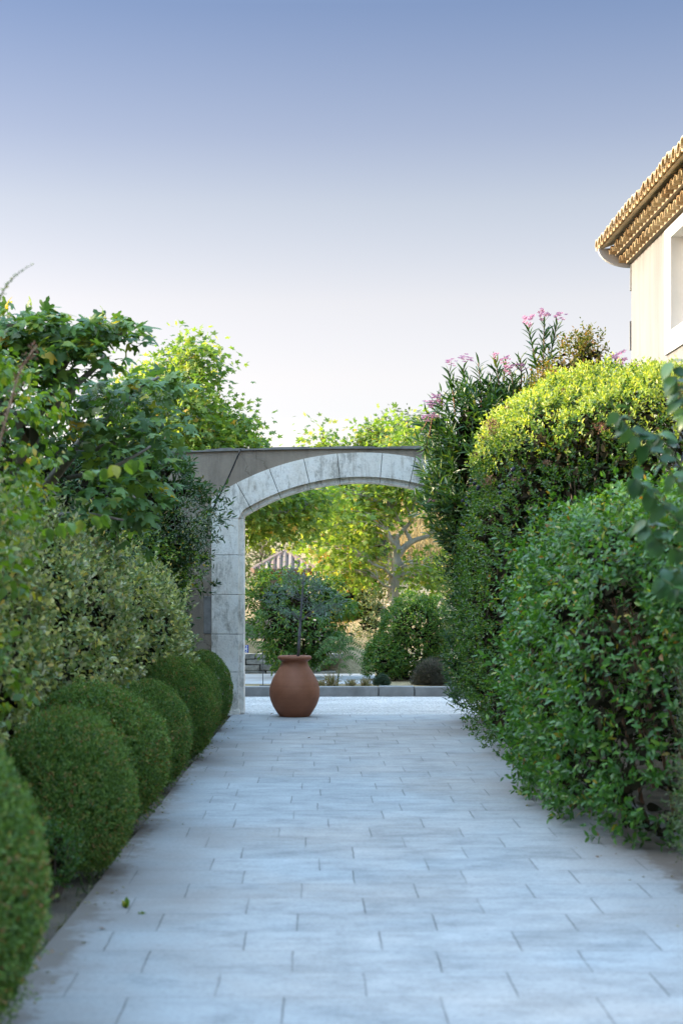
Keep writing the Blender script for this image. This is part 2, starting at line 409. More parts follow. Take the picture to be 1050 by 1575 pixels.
def shrub_leaves(blobs, n, T, leaf, k=5, twig=.12, mat=None, mi=0, rough=.08, wscale=.8, depth=.12, seed=1, outward=.8, upward=.35, droop=0., zmin=.03,
                 spread=50, fill=True, fill_size=2.6, gap=-1.2, lv=None, opposite=False, back=.35, jit=.45, keep=None, up=.5, filln=None):
    """leafy twigs over the surface of the volume and larger, sparser leaves inside it"""
    lv = lv or Leaves()
    P, N = shell(blobs, n, zmin, back, rough, wscale, seed, depth, keep)
    g = Wave(.5, seed=seed + 9)(P) > gap
    P, N = P[g], N[g]
    D = outward * N + np.array([0, 0, upward]) + RG.normal(0, jit, P.shape)
    L = twig * RG.uniform(.5, 1.35, len(P))
    lv.twigs(T, P - unit(D) * L[:, None] * .5, D, L, k, leaf, spread, mi, up, droop, N, opposite)
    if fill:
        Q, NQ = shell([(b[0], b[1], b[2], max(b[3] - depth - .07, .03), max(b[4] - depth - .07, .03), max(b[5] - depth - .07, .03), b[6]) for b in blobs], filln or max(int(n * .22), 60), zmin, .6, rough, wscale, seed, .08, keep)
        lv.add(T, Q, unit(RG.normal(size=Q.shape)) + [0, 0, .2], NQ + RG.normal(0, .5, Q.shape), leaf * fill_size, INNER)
    return lv

# ================================================================== GROUND, PATH, GRAVEL, KERB, HILLSIDE
def sheet(name, xs, ys, zf, mat, label=None, thick=0):
    xs, ys = np.asarray(xs, float), np.asarray(ys, float)
    X, Y = np.meshgrid(xs, ys); Z = zf(X, Y); nx = len(xs)
    v = np.stack([X, Y, Z], -1).reshape(-1, 3)
    f = [(j * nx + i, j * nx + i + 1, (j + 1) * nx + i + 1, (j + 1) * nx + i) for j in range(len(ys) - 1) for i in range(nx - 1)]
    mb = MB(); mb.add(v, f)
    o = mb.build(name, mat, sm=True); o['kind'] = 'structure'
    return o

# soil: bare brown earth with a little litter
m, n, l, b = newmat('soil'); v = mapping(n, l)
t = noise(n, l, v, 5, 8, .7); t2 = noise(n, l, v, 60, 3)
r = ramp(n, [(.3, (.045, .032, .022)), (.6, (.10, .075, .05)), (.8, (.16, .125, .085))]); l.new(t.outputs[0], r.inputs[0]); l.new(r.outputs[0], b.inputs['Base Color'])
b.inputs['Roughness'].default_value = .95; bump(n, l, b, t2.outputs[0], .8, .02); M['soil'] = m

# paving: pale stamped concrete slabs 0.6 x 0.4 m in a running bond
m, n, l, b = newmat('paving'); v = mapping(n, l)
wob = noise(n, l, v, 3.5, 3); vm = n.new('ShaderNodeVectorMath'); vm.operation = 'MULTIPLY_ADD'
l.new(wob.outputs['Color'], vm.inputs[0]); vm.inputs[1].default_value = (.016, .02, 0); l.new(v, vm.inputs[2])
def mth(op, a, bb=0, cl=False):
    q = n.new('ShaderNodeMath'); q.operation = op; q.use_clamp = cl
    for i, val in enumerate((a, bb)):
        if isinstance(val, (int, float)): q.inputs[i].default_value = val
        else: l.new(val, q.inputs[i])
    return q.outputs[0]
def wnoise(x, y):
    cb = n.new('ShaderNodeCombineXYZ'); q = n.new('ShaderNodeTexWhiteNoise'); q.noise_dimensions = '2D'
    for i, val in enumerate((x, y)):
        if isinstance(val, (int, float)): cb.inputs[i].default_value = val
        else: l.new(val, cb.inputs[i])
    l.new(cb.outputs[0], q.inputs['Vector']); return q.outputs['Value']
fine = noise(n, l, v, 45, 6, .75)
sv = n.new('ShaderNodeSeparateXYZ'); l.new(vm.outputs[0], sv.inputs[0])
yr = mth('DIVIDE', sv.outputs[1], .4); row = mth('FLOOR', yr); fy = mth('FRACT', yr)
wid = mth('ADD', mth('MULTIPLY', wnoise(row, 3.3), .10), .55)
xr_ = mth('ADD', mth('DIVIDE', sv.outputs[0], wid), mth('ADD', mth('MULTIPLY', row, .47), mth('MULTIPLY', wnoise(row, 7.7), .34)))
colm = mth('FLOOR', xr_); fx = mth('FRACT', xr_)
dx = mth('MULTIPLY', mth('MINIMUM', fx, mth('SUBTRACT', 1, fx)), .6); dy = mth('MULTIPLY', mth('MINIMUM', fy, mth('SUBTRACT', 1, fy)), .4)
tone = wnoise(colm, row)
def line(d, wd, soft):
    q = n.new('ShaderNodeMapRange'); q.inputs[1].default_value = wd; q.inputs[2].default_value = wd + soft; q.inputs[3].default_value = 1; q.inputs[4].default_value = 0; l.new(d, q.inputs[0]); return q.outputs[0]
dx = mth('ADD', dx, mth('MULTIPLY', mth('SUBTRACT', fine.outputs[0], .5), .007)); dy = mth('ADD', dy, mth('MULTIPLY', mth('SUBTRACT', fine.outputs[0], .5), .006))
jx, jy = line(dx, .0012, .0025), line(dy, .0006, .0025)
sx_, sy_ = line(dx, 0, .02), line(dy, 0, .035)
streak = noise(n, l, mapping(n, l, (1.0, 1.7, 1)), 2.6, 10, .74, .15)
blot = noise(n, l, mapping(n, l, (.5, .5, 1)), .9, 5, .6, .3)
base = ramp(n, [(.28, (.20, .20, .20)), (.42, (.295, .293, .292)), (.54, (.365, .362, .36)), (.72, (.44, .434, .428))]); l.new(streak.outputs[0], base.inputs[0])
tr_ = ramp(n, [(0, (.87, .87, .87)), (.5, (.98, .98, .98)), (1, (1.08, 1.075, 1.07))]); l.new(tone, tr_.inputs[0]); c = mix(n, l, .85, base.outputs[0], tr_.outputs[0], 'MULTIPLY')
bl = ramp(n, [(.40, (.95, .99, 1.02)), (.62, (1.0, .88, .80))]); l.new(blot.outputs[0], bl.inputs[0]); c = mix(n, l, .75, c, bl.outputs[0], 'MULTIPLY')
fr = ramp(n, [(.28, (.55, .55, .54)), (.5, (1, 1, 1)), (.75, (1.15, 1.15, 1.15))]); l.new(fine.outputs[0], fr.inputs[0]); c = mix(n, l, .8, c, fr.outputs[0], 'MULTIPLY')
# dark dirt washed out of the beds: along both edges of the path
sp = n.new('ShaderNodeSeparateXYZ'); l.new(v, sp.inputs[0])
ed = mth('ABSOLUTE', mth('SUBTRACT', sp.outputs[0], .5), 0)
ed = mth('ADD', ed, mth('ADD', mth('MULTIPLY', mth('SUBTRACT', streak.outputs[0], .5), 1.6), mth('MULTIPLY', mth('SUBTRACT', blot.outputs[0], .5), 1.8)))
edm = n.new('ShaderNodeMapRange'); edm.inputs[1].default_value = .95; edm.inputs[2].default_value = 1.7; l.new(ed, edm.inputs[0])
c = mix(n, l, mth('MULTIPLY', edm.outputs[0], .72), c, (.13, .105, .095))
gap = n.new('ShaderNodeMapRange'); gap.inputs[1].default_value = .35; gap.inputs[2].default_value = .6; l.new(noise(n, l, v, 1.7, 3).outputs[0], gap.inputs[0])
spk = ramp(n, [(.62, (1, 1, 1)), (.70, (.62, .6, .58))]); l.new(noise(n, l, v, 7, 8, .8).outputs[0], spk.inputs[0]); c = mix(n, l, .7, c, spk.outputs[0], 'MULTIPLY')
# soil and crumbs spilled over the left and right edges
def spill(x0, sgn):
    d_ = mth('MULTIPLY', mth('SUBTRACT', sp.outputs[0], x0), sgn)
    q = n.new('ShaderNodeMapRange'); q.inputs[1].default_value = .07; q.inputs[2].default_value = -.02; l.new(mth('SUBTRACT', d_, mth('MULTIPLY', mth('SUBTRACT', noise(n, l, v, 5, 9, .75).outputs[0], .42), .7)), q.inputs[0]); return q.outputs[0]
c = mix(n, l, mth('MULTIPLY', mth('MAXIMUM', spill(-1.1, 1), spill(2.0, -1)), .8), c, (.12, .09, .07))
jmask = mth('ADD', mth('MULTIPLY', gap.outputs[0], .6), .32, True)
c = mix(n, l, mth('MULTIPLY', mth('MAXIMUM', sx_, mth('MULTIPLY', sy_, 1.0)), .16), c, (.2, .18, .17))
jy2 = mth('MULTIPLY', jy, mth('MULTIPLY', gap.outputs[0], .45)); jxx = mth('MULTIPLY', jx, jmask)
joint = mth('MAXIMUM', jxx, jy2)
c = mix(n, l, joint, c, (.06, .055, .05))
l.new(c, b.inputs['Base Color']); b.inputs['Roughness'].default_value = .62; b.inputs['Specular IOR Level'].default_value = .3
hgt = mth('SUBTRACT', mth('MULTIPLY', fine.outputs[0], .35), joint)
bump(n, l, b, hgt, .5, .006); M['paving'] = m

# gravel: pale crushed limestone
m, n, l, b = newmat('gravel'); v = mapping(n, l)
vo = n.new('ShaderNodeTexVoronoi'); vo.inputs['Scale'].default_value = 45; l.new(v, vo.inputs[0])
t = noise(n, l, mapping(n, l, (.5, 1.6, 1)), 1.2, 6, .65)
r = ramp(n, [(0, (.30, .30, .29)), (.4, (.52, .515, .50)), (1, (.70, .69, .67))]); l.new(vo.outputs['Color'], r.inputs[0])
r2 = ramp(n, [(.3, (.78, .78, .78)), (.65, (1.08, 1.08, 1.08))]); l.new(t.outputs[0], r2.inputs[0])
l.new(mix(n, l, 1, r.outputs[0], r2.outputs[0], 'MULTIPLY'), b.inputs['Base Color']); b.inputs['Roughness'].default_value = .9
bump(n, l, b, vo.outputs['Distance'], 1, .03); M['gravel'] = m

M['drive'] = plainmat('pale_tarmac', (.36, .36, .36), .85, .18, 3)
# dry hillside: straw, bare earth
m, n, l, b = newmat('dry_hillside'); v = mapping(n, l)
t = noise(n, l, v, .7, 8, .7); t2 = noise(n, l, v, 9, 5, .7)
r = ramp(n, [(.3, (.16, .125, .07)), (.5, (.30, .235, .125)), (.75, (.42, .34, .2))]); l.new(t.outputs[0], r.inputs[0])
r2 = ramp(n, [(.3, (.6, .6, .6)), (.7, (1.15, 1.15, 1.15))]); l.new(t2.outputs[0], r2.inputs[0])
l.new(mix(n, l, .8, r.outputs[0], r2.outputs[0], 'MULTIPLY'), b.inputs['Base Color']); b.inputs['Roughness'].default_value = .95
bump(n, l, b, t2.outputs[0], 1, .06); M['hill'] = m

sheet('ground', np.r_[-400, -60, np.linspace(-12, 12, 25), 60, 400], np.r_[-60, np.linspace(-4, 24, 29), 60, 700], lambda X, Y: -.05 + 0 * X, M['soil'])

# the path is a slab with a clean left edge that wanders a little
mb = MB()
ysl = np.linspace(-6, 20.02, 27)
def lx(y): return -1.10 + .016 * (y - 10) + .005 * sin(y * 1.7)
vs = []; fs = []
for y in ysl:
    vs += [(lx(y) , y, -.06), (lx(y), y, 0), (2.14, y, 0), (2.14, y, -.06)]
for i in range(len(ysl) - 1):
    a = i * 4; fs += [(a + k, a + k + 1, a + k + 5, a + k + 4) for k in range(3)]
fs += [(0, 3, 2, 1), tuple((len(ysl) - 1) * 4 + k for k in range(4))]
mb.add(vs, fs); o = mb.build('path', M['paving']); o['kind'] = 'structure'

sheet('gravel_yard', np.linspace(-14, 14, 15), [20.024, 21, 22, 23.36], lambda X, Y: -.012 + 0 * X, M['gravel'])

M['kerbstone'] = plainmat('kerb_concrete', (.20, .205, .205), .85, .3, 5)
mb = MB(); x = -9.0
while x < 9:
    L = rnd.choice([.5, .5, 1.0, 1.0, .98]); mb.box(x, x + L - .012, 23.3, 23.46, -.04, .126 + rnd.uniform(-.004, .004), 0, .012, .003); x += L
o = mb.build('kerb', M['kerbstone']); o['kind'] = 'structure'
M['edging'] = plainmat('edging_stone', (.17, .165, .16), .9, .35, 6)
mb = MB(); y = 2.0
while y < 19.9:
    L = .8; mb.box(2.146, 2.24, y, min(y + L - .01, 19.95), -.06, .045, 0, .008, .004); y += L
o = mb.build('path_edging', M['edging']); o['kind'] = 'structure'

hr = np.array([(23.4, .112), (26.8, .112), (29, .26), (33, .95), (40, 2.3), (50, 3.9), (75, 6.2), (130, 7.0), (900, 9)])
hl = np.array([(23.4, .112), (27.0, .112), (27.25, .62), (36, .6), (44, -.2), (62, -.1), (85, 5.6), (130, 6.6), (900, 9)])
hw = Wave(5, seed=4)
def terrain(X, Y):
    zr = np.interp(Y, hr[:, 0], hr[:, 1]); zl = np.interp(Y, hl[:, 0], hl[:, 1])
    t = np.clip((X - .1) / 1.2, 0, 1); t = t * t * (3 - 2 * t)
    z = zl * (1 - t) + zr * t
    nz = hw(np.stack([X, Y, 0 * X], -1).reshape(-1, 3)).reshape(X.shape)
    return z + nz * np.clip((Y - 28) / 14, 0, 1) * .18
def tz(x, y): return float(terrain(np.array([[x]], float), np.array([[y]], float))[0, 0])
sheet('hillside', np.r_[-300, -80, -40, np.linspace(-20, 20, 65), 40, 80, 300], np.r_[np.linspace(23.44, 27, 8), np.linspace(27.05, 34, 30), np.linspace(34.5, 60, 50), 66, 75, 85, 100, 130, 200, 900], terrain, M['hill'])
sheet('driveway', np.linspace(-14, 1.0, 16), [24.1, 25, 26, 26.75], lambda X, Y: .117 + 0 * X, M['drive'])

# ================================================================== STONE ARCHWAY
YW, TH = 20.1, .42
ACX = .613; RI, ZI = 2.67, .10; RO, ZO = 3.26, -.14; HALF = 1.41
# limestone: pale, weathered, dark lichen washed down in streaks
m, n, l, b = newmat('limestone'); v = mapping(n, l)
a = noise(n, l, v, 2.3, 7, .7, .5); st = noise(n, l, mapping(n, l, (5, 1, .8)), 1.7, 7, .72, .4); pit = noise(n, l, v, 38, 5, .7); lic = noise(n, l, mapping(n, l, (2.2, 2.2, .9)), 2.3, 10, .82, .1)
r = ramp(n, [(.3, (.62, .56, .47)), (.5, (.79, .745, .67)), (.7, (.86, .835, .78))]); l.new(a.outputs[0], r.inputs[0])
r2 = ramp(n, [(.34, (.40, .34, .27)), (.47, (1, 1, 1))]); l.new(st.outputs[0], r2.inputs[0]); c = mix(n, l, .5, r.outputs[0], r2.outputs[0], 'MULTIPLY')
r3 = ramp(n, [(.51, (1, 1, 1)), (.60, (.40, .385, .36)), (.75, (.2, .19, .18))]); l.new(lic.outputs[0], r3.inputs[0]); c = mix(n, l, .72, c, r3.outputs[0], 'MULTIPLY')
r4 = ramp(n, [(.3, (.6, .6, .58)), (.45, (1, 1, 1))]); l.new(pit.outputs[0], r4.inputs[0]); c = mix(n, l, .7, c, r4.outputs[0], 'MULTIPLY')
l.new(c, b.inputs['Base Color']); b.inputs['Roughness'].default_value = .88; bump(n, l, b, pit.outputs[0], .55, .012); M['stone'] = m
# lime render: grey-brown, patchy, cracked
m, n, l, b = newmat('lime_render'); v = mapping(n, l)
a = noise(n, l, v, 1.6, 7, .65, .5); st = noise(n, l, mapping(n, l, (4, 1, .5)), 1.3, 6, .7); g = noise(n, l, v, 70, 4, .7)
r = ramp(n, [(.3, (.21, .165, .122)), (.55, (.305, .25, .192)), (.75, (.39, .325, .25))]); l.new(a.outputs[0], r.inputs[0])
r2 = ramp(n, [(.38, (.62, .62, .64)), (.52, (1, 1, 1))]); l.new(st.outputs[0], r2.inputs[0]); c = mix(n, l, .6, r.outputs[0], r2.outputs[0], 'MULTIPLY')
vo = n.new('ShaderNodeTexVoronoi'); vo.feature = 'DISTANCE_TO_EDGE'; vo.inputs['Scale'].default_value = 1.15
dn = noise(n, l, v, 3, 5); vm2 = n.new('ShaderNodeVectorMath'); vm2.operation = 'MULTIPLY_ADD'; l.new(dn.outputs['Color'], vm2.inputs[0]); vm2.inputs[1].default_value = (.5, .5, .5); l.new(v, vm2.inputs[2]); l.new(vm2.outputs[0], vo.inputs['Vector'])
r3 = ramp(n, [(0, (.35, .33, .3)), (.008, (1, 1, 1))]); l.new(vo.outputs['Distance'], r3.inputs[0]); c = mix(n, l, .55, c, r3.outputs[0], 'MULTIPLY')
l.new(c, b.inputs['Base Color']); b.inputs['Roughness'].default_value = .95; bump(n, l, b, g.outputs[0], .6, .01); M['render'] = m
M['mortar'] = plainmat('dark_mortar', (.07, .065, .06), .95, .4, 12)
M['coping'] = plainmat('coping_mortar', (.22, .21, .195), .95, .35, 5)

arch = empty('stone_archway', (ACX, YW + TH / 2, 0), 'weathered limestone arch in a grey rendered wall across the end of the paved path', 'archway')
def arc(r, zc, x0, x1, k):
    return [(x, zc + math.sqrt(r * r - (x - ACX) ** 2)) for x in np.linspace(x0, x1, k)]
XL, XR = -1.185, 2.41             # outer edges of the piers
# wall: rendered panel with the opening of the stone ring cut out of it, slightly recessed behind the stone
def ztop(x): return 3.165 - .0165 * (x - .75) ** 2 * (1 if x > .75 else .55)
mb = MB(); y0 = YW + .012
ext = [(XL + .03, 0)] + [(XL + .03, EYE + .98)] + arc(RO - .03, ZO, XL + .03, XR - .03, 30) + [(XR - .03, 0)]
def wcol(xa, xb):
    """one vertical strip of wall between two x positions, above the stone ring or full height"""
    za, zb = 0, 0
    if xa > XL + .02 and xb < XR - .02: za, zb = (ZO + math.sqrt((RO - .03) ** 2 - (x_ - ACX) ** 2) for x_ in (xa, xb))
    mb.add([(xa, y0, za), (xb, y0, zb), (xb, y0, ztop(xb)), (xa, y0, ztop(xa)), (xa, YW + TH, za), (xb, YW + TH, zb), (xb, YW + TH, ztop(xb)), (xa, YW + TH, ztop(xa))],
           [(0, 1, 2, 3), (5, 4, 7, 6), (3, 2, 6, 7), (0, 4, 5, 1)])
xs = list(np.linspace(-6.5, XL + .03, 10)) ; xs2 = list(np.linspace(XL + .03, XR - .03, 40)); xs3 = list(np.linspace(XR - .03, 4.15, 6))
for q in (xs, xs3):
    for i in range(len(q) - 1): wcol(q[i], q[i + 1])
for i in range(len(xs2) - 1): wcol(xs2[i] + (1e-3 if i == 0 else 0), xs2[i + 1] - (1e-3 if i == len(xs2) - 2 else 0))
mb.build('rendered_wall', M['render'], arch)
mb = MB(); xs = np.linspace(-6.52, 4.17, 70)
for i in range(len(xs) - 1):
    a_, b_ = xs[i], xs[i + 1]; t_ = .028 + .012 * sin(i * 1.3) * rnd.random()
    mb.add([(x_, y_, ztop(x_) + dz) for x_ in (a_, b_) for y_ in (YW - .012, YW + TH + .02) for dz in (.001, t_ if x_ == a_ else t_)],
           [(0, 1, 3, 2), (4, 6, 7, 5), (0, 4, 5, 1), (2, 3, 7, 6), (0, 2, 6, 4), (1, 5, 7, 3)])
mb.build('coping', M['coping'], arch)
M['quoin'] = plainmat('dark_quoin', (.22, .21, .195), .95, .4, 9)
# piers: ashlar courses, front stone with an arris and a set-back jamb strip
def zz(py): return EYE - (py - 895) / F * YW
courses = [0, zz(1034), zz(975.5), zz(914.6), zz(853.7), zz(797)]
def pier(sgn):
    mb = MB()
    X = lambda x: x if sgn < 0 else 2 * ACX - x
    def bx(xa, xb, *r, **k): mb.box(min(X(xa), X(xb)), max(X(xa), X(xb)), *r, **k)
    for i in range(len(courses) - 1):
        z0, z1 = courses[i] + (.002 if i else 0), courses[i + 1] - .0025
        xo = XL
        bx(xo, -.862, YW, YW + .2, z0, z1, mi=0, ch=.006, jit=.0025)
        bx(XL + .02, -.800, YW + .045, YW + TH, z0, z1, mi=0, ch=.005, jit=.0015)
    bx(XL - .095, XL - .003, YW + .004, YW + .2, zz(975.5) + .003, zz(917), mi=2, ch=.008)          # a quoin that runs on into the wall
    bx(XL + .012, -.873, YW + .012, YW + TH - .02, 0, courses[-1] - .01, mi=1)                     # mortar core seen in the joints
    bx(XL - .01, -.845, YW - .014, YW + .19, -.05, .05, mi=0, ch=.012)                              # low plinth
    return mb.build('pier', [M['stone'], M['mortar'], M['quoin']], arch)
pier(-1); pier(1)
# arch ring: voussoirs with open dark joints; inner order set back as on the piers
def ring_x(theta, r): return ACX + r * sin(theta)
# joint angles about the intrados centre
jt = [math.atan2((px_ - 478) / F * YW - ACX, (EYE - (py_ - 895) / F * YW) - ZI) for px_, py_ in ((386.6, 783), (430, 761.6), (477, 748), (523, 743), (584, 743), (629, 748), (677, 761), (723, 783))]
def ray(th, r, zc):
    """point where the joint at angle th from the intrados centre meets the circle (r, zc)"""
    d = (sin(th), cos(th)); oz = ZI - zc; bq = d[1] * oz; cq = oz * oz - r * r
    t_ = -bq + math.sqrt(bq * bq - cq); return (ACX + d[0] * t_, ZI + d[1] * t_)
mb = MB()
RS = RI + .062                        # front order stops short of the inner order
zs = courses[-1]
def vouss(t0, t1, r0, c0, r1, c1, ya, yb, mi, g=.0014):
    k = 5; ts = np.linspace(t0 + g, t1 - g, k)
    prof = [ray(t_, r0, c0) for t_ in ts] + [ray(t_, r1, c1) for t_ in ts[::-1]]
    mb.prism_y(prof, ya, yb, mi)
th_s = math.asin(HALF / RI)
for i in range(len(jt) - 1):
    j_ = rnd.uniform(-.003, .004)
    vouss(jt[i], jt[i + 1], RS, ZI, RO, ZO, YW + j_, YW + .22, 0)
    vouss(jt[i], jt[i + 1], RI, ZI, RO - .04, ZO, YW + .045 + j_ * .5, YW + TH, 0)
    vouss(jt[i] - .003, jt[i + 1] + .003, RS + .012, ZI, RO - .02, ZO, YW + .014, YW + TH - .02, 1, 0)
for sgn in (-1, 1):                   # springers carry the ring out to the outer edge of the pier
    X = lambda x: x if sgn < 0 else 2 * ACX - x
    ta = abs(jt[0])
    def pin(t_, r_, z_): p = ray(-t_, r_, z_); return (X(p[0]), p[1])
    arcf = [pin(t_, RS, ZI) for t_ in np.linspace(ta + .0014, th_s - .012, 4)]
    top = pin(ta + .0014, RO, ZO); xs_ = np.linspace(ray(-ta - .0014, RO, ZO)[0], XL, 5)
    outr = [(X(x_), ZO + math.sqrt(RO * RO - (x_ - ACX) ** 2)) for x_ in xs_]
    mb.prism_y(arcf + [(X(-.862), zs + .003), (X(XL), zs + .003)] + outr[::-1], YW + .001, YW + .22, 0)
    arci = [pin(t_, RI, ZI) for t_ in np.linspace(ta + .0014, th_s, 4)]
    outi = [(x_ + (.03 if sgn < 0 else -.03) * (i_ / 4), z_ - .04) for i_, (x_, z_) in enumerate(outr)]
    mb.prism_y(arci + [(X(-.800), zs + .003), (X(XL + .03), zs + .003)] + outi[::-1], YW + .046, YW + TH, 0)
mb.build('arch_ring', [M['stone'], M['mortar']], arch)

mb = MB()  # unseen wall added to stop low sun leaking onto the path
for i in range(12): mb.box(-6.85, -6.5, -5 + i * 2.1, -5 + (i + 1) * 2.1 - .002, -.1, 3.55 + .01 * (i % 3))
mb.box(-6.9, -6.46, -5, 20.1, 3.571, 3.63, 1)
tag(mb.build('sun_block_wall', [M['render'], M['coping']]), 'unseen grey rendered wall added behind the left hedge to keep sun off the path', 'wall')
M['cable'] = plainmat('black_cable', (.012, .012, .013), .5)
mb = MB()
p0, p1, p2 = at(369, 693.5, YW - .03), at(325, 787, YW - .03), at(314, 806, YW - .03)
pts = [p0 + (.0, .25, .02), p0 + (.012, .03, .028), p0 + (0, -.0, .0)] + [p0 + (p1 - p0) * t_ + np.array([.012 * sin(pi * t_), 0, 0]) for t_ in np.linspace(.1, 1, 8)] + [p2, p2 + (-.1, -.02, -.3)]
mb.tube(pts, .009, 8)
tag(mb.build('cable', M['cable'], sm=True), 'thin black cable slung diagonally down over the rendered wall beside the arch', 'cable')

# ================================================================== TERRACOTTA JAR + OLIVE TREE
m, n, l, b = newmat('terracotta'); v = mapping(n, l)
a = noise(n, l, v, 3.2, 6, .6); rg = noise(n, l, mapping(n, l, (.3, .3, 9)), 4, 5, .6); sp_ = noise(n, l, v, 9, 6, .8, 1.0)
r = ramp(n, [(.3, (.225, .082, .042)), (.55, (.285, .108, .056)), (.75, (.35, .14, .078))]); l.new(a.outputs[0], r.inputs[0])
r2 = ramp(n, [(.35, (.92, .92, .92)), (.65, (1.05, 1.05, 1.05))]); l.new(rg.outputs[0], r2.inputs[0]); c = mix(n, l, .8, r.outputs[0], r2.outputs[0], 'MULTIPLY')
r3 = ramp(n, [(.66, (1, 1, 1)), (.72, (.4, .38, .36))]); l.new(sp_.outputs[0], r3.inputs[0]); c = mix(n, l, .45, c, r3.outputs[0], 'MULTIPLY')
l.new(c, b.inputs['Base Color']); b.inputs['Roughness'].default_value = .62; b.inputs['Specular IOR Level'].default_value = .28; bump(n, l, b, rg.outputs[0], .1, .004); M['terra'] = m
JX, JY = at(453, 0, 19.75)[0], 19.75
jar = empty('terracotta_jar', (JX, JY, 0), 'big round bellied terracotta jar standing at the end of the path in the archway', 'jar')
mb = MB()
prof = [(.0, .012), (.14, .004), (.165, 0), (.175, .012), (.205, .055), (.243, .12), (.27, .19), (.283, .255), (.281, .32), (.264, .395), (.236, .46), (.203, .52), (.172, .572), (.153, .607), (.146, .63), (.152, .648), (.178, .664), (.19, .676), (.192, .692), (.185, .705), (.172, .71), (.152, .70), (.135, .66), (.13, .6), (.0, .6)]
# refine the profile with a smooth curve
pp = []
for i in range(len(prof) - 1):
    p_, q_ = prof[max(i - 1, 0)], prof[min(i + 2, len(prof) - 1)]
    for t_ in (0, .33, .66):
        h = []
        for k_ in (0, 1):
            a_, b_ = prof[i][k_], prof[i + 1][k_]; ma, mb_ = (b_ - p_[k_]) / 2, (q_[k_] - a_) / 2
            h.append((2 * t_ ** 3 - 3 * t_ ** 2 + 1) * a_ + (t_ ** 3 - 2 * t_ ** 2 + t_) * ma + (-2 * t_ ** 3 + 3 * t_ ** 2) * b_ + (t_ ** 3 - t_ ** 2) * mb_)
        pp.append((max(h[0], 0), h[1]))
pp.append(prof[-1])
mb.lathe((JX, JY, 0), [(r_ * 1.04, z_) for r_, z_ in pp], 72); mb.build('body', M['terra'], jar, sm=True)
mb = MB(); mb.lathe((JX, JY, 0), [(0, .655), (.08, .652), (.134, .64)], 24); mb.build('potting_soil', M['soil'], jar, sm=True)

ol = empty('olive_tree', (JX, JY, .64), 'young blue-grey olive tree with a thin stem growing in the terracotta jar', 'tree')
mb = MB()
tp = [at(458.5, 1014, JY), at(460, 985, JY), at(462, 955, JY), at(464, 925, JY), at(466, 900, JY), at(467, 880, JY)]
mb.tube(tp, [.019, .017, .015, .013, .010, .006], 8)
for i_ in (1, 2): mb.tube([tp[i_] + (0, 0, .05), tp[i_] + (0, 0, .062)], .022, 8)
tips = []
for px_, py_, dd, s_ in ((428, 905, -.1, 3), (440, 890, .1, 3), (412, 915, .05, 3), (420, 930, -.15, 2), (490, 893, .1, 3), (505, 905, -.1, 3), (525, 915, .0, 2), (520, 935, .1, 2), (500, 945, -.2, 2), (480, 885, -.1, 4), (452, 880, .2, 4), (535, 925, -.1, 2), (440, 945, .2, 2), (485, 940, .25, 3)):
    e_ = at(px_, py_, JY) + np.array([0, dd, 0]); s0 = tp[s_]
    mid = (s0 + e_) / 2 + np.array([0, 0, .05]); mb.tube([s0, mid, e_], [.007, .005, .002], 5); tips.append((s0, mid, e_))
mb.build('trunk', M['bark_olive'], ol, sm=True)
lv = Leaves()
for s0, mid, e_ in tips:
    for k_ in range(11):
        t_ = RG.uniform(.3, 1.05); p_ = (1 - t_) ** 2 * s0 + 2 * t_ * (1 - t_) * mid + t_ * t_ * e_ + RG.normal(0, .02, 3)
        d_ = unit((e_ - s0) * .6 + RG.normal(0, .25, 3))
        lv.twigs(SLIM, p_[None], d_[None], [RG.uniform(.07, .17)], 8, .058, 45, 0, .5, .0)
lv.build('crown', M['olive'], ol)

# ================================================================== CLIPPED BOX BALLS ALONG THE LEFT OF THE PATH
def ball_mesh(seed, n):
    """a clipped ball of radius 1 (squashed by its object scale): dense tiny sprigs on a slightly lumpy sphere"""
    lv = Leaves(); u = unit(RG.normal(size=(n, 3))); u = u[u[:, 2] > -.9]
    w1, w2 = Wave(1.1, seed=seed), Wave(.35, seed=seed + 1)
    rr = 1 + .034 * w1(u) + .024 * w2(u)
    P = u * rr[:, None]
    P = P * np.where(P[:, 2:3] < -.1, 1 - .10 * (-.1 - P[:, 2:3]), 1)
    lv.twigs(SMALL, P * RG.uniform(.955, .995, (len(P), 1)), u + RG.normal(0, .38, u.shape) + [0, 0, .25], .055, 3, .036, 42, 0, .4, 0, u)
    k = u[:n // 3]; lv.add(SMALL, k * RG.uniform(.84, .93, (len(k), 1)), RG.normal(size=k.shape), k + RG.normal(0, .5, k.shape), .10)
    k = u[:n // 14]; lv.twigs(SMALL, k * .98, k + RG.normal(0, .3, k.shape) + [0, 0, .3], .085, 4, .036, 42, 0, .4, 0, k)
    k = u[n // 2:n // 2 + n // 70]; lv.twigs(SMALL, k, k + RG.normal(0, .4, k.shape) + [0, 0, .5], RG.uniform(.08, .17, len(k)), 7, .036, 40, 0, .4, 0, k)
    me = lv.mesh('box_ball', [M['box']])
    return me
ballm = [ball_mesh(3, 15000), ball_mesh(8, 15000)]
mb = MB(); mb.tube([(0, 0, -1.25), (.01, 0, -.9), (0, .02, -.5)], [.09, .07, .06], 8); stem_me = mb.build('stem', M['bark_dark']).data
bpy.data.objects.remove(bpy.data.objects['stem'])
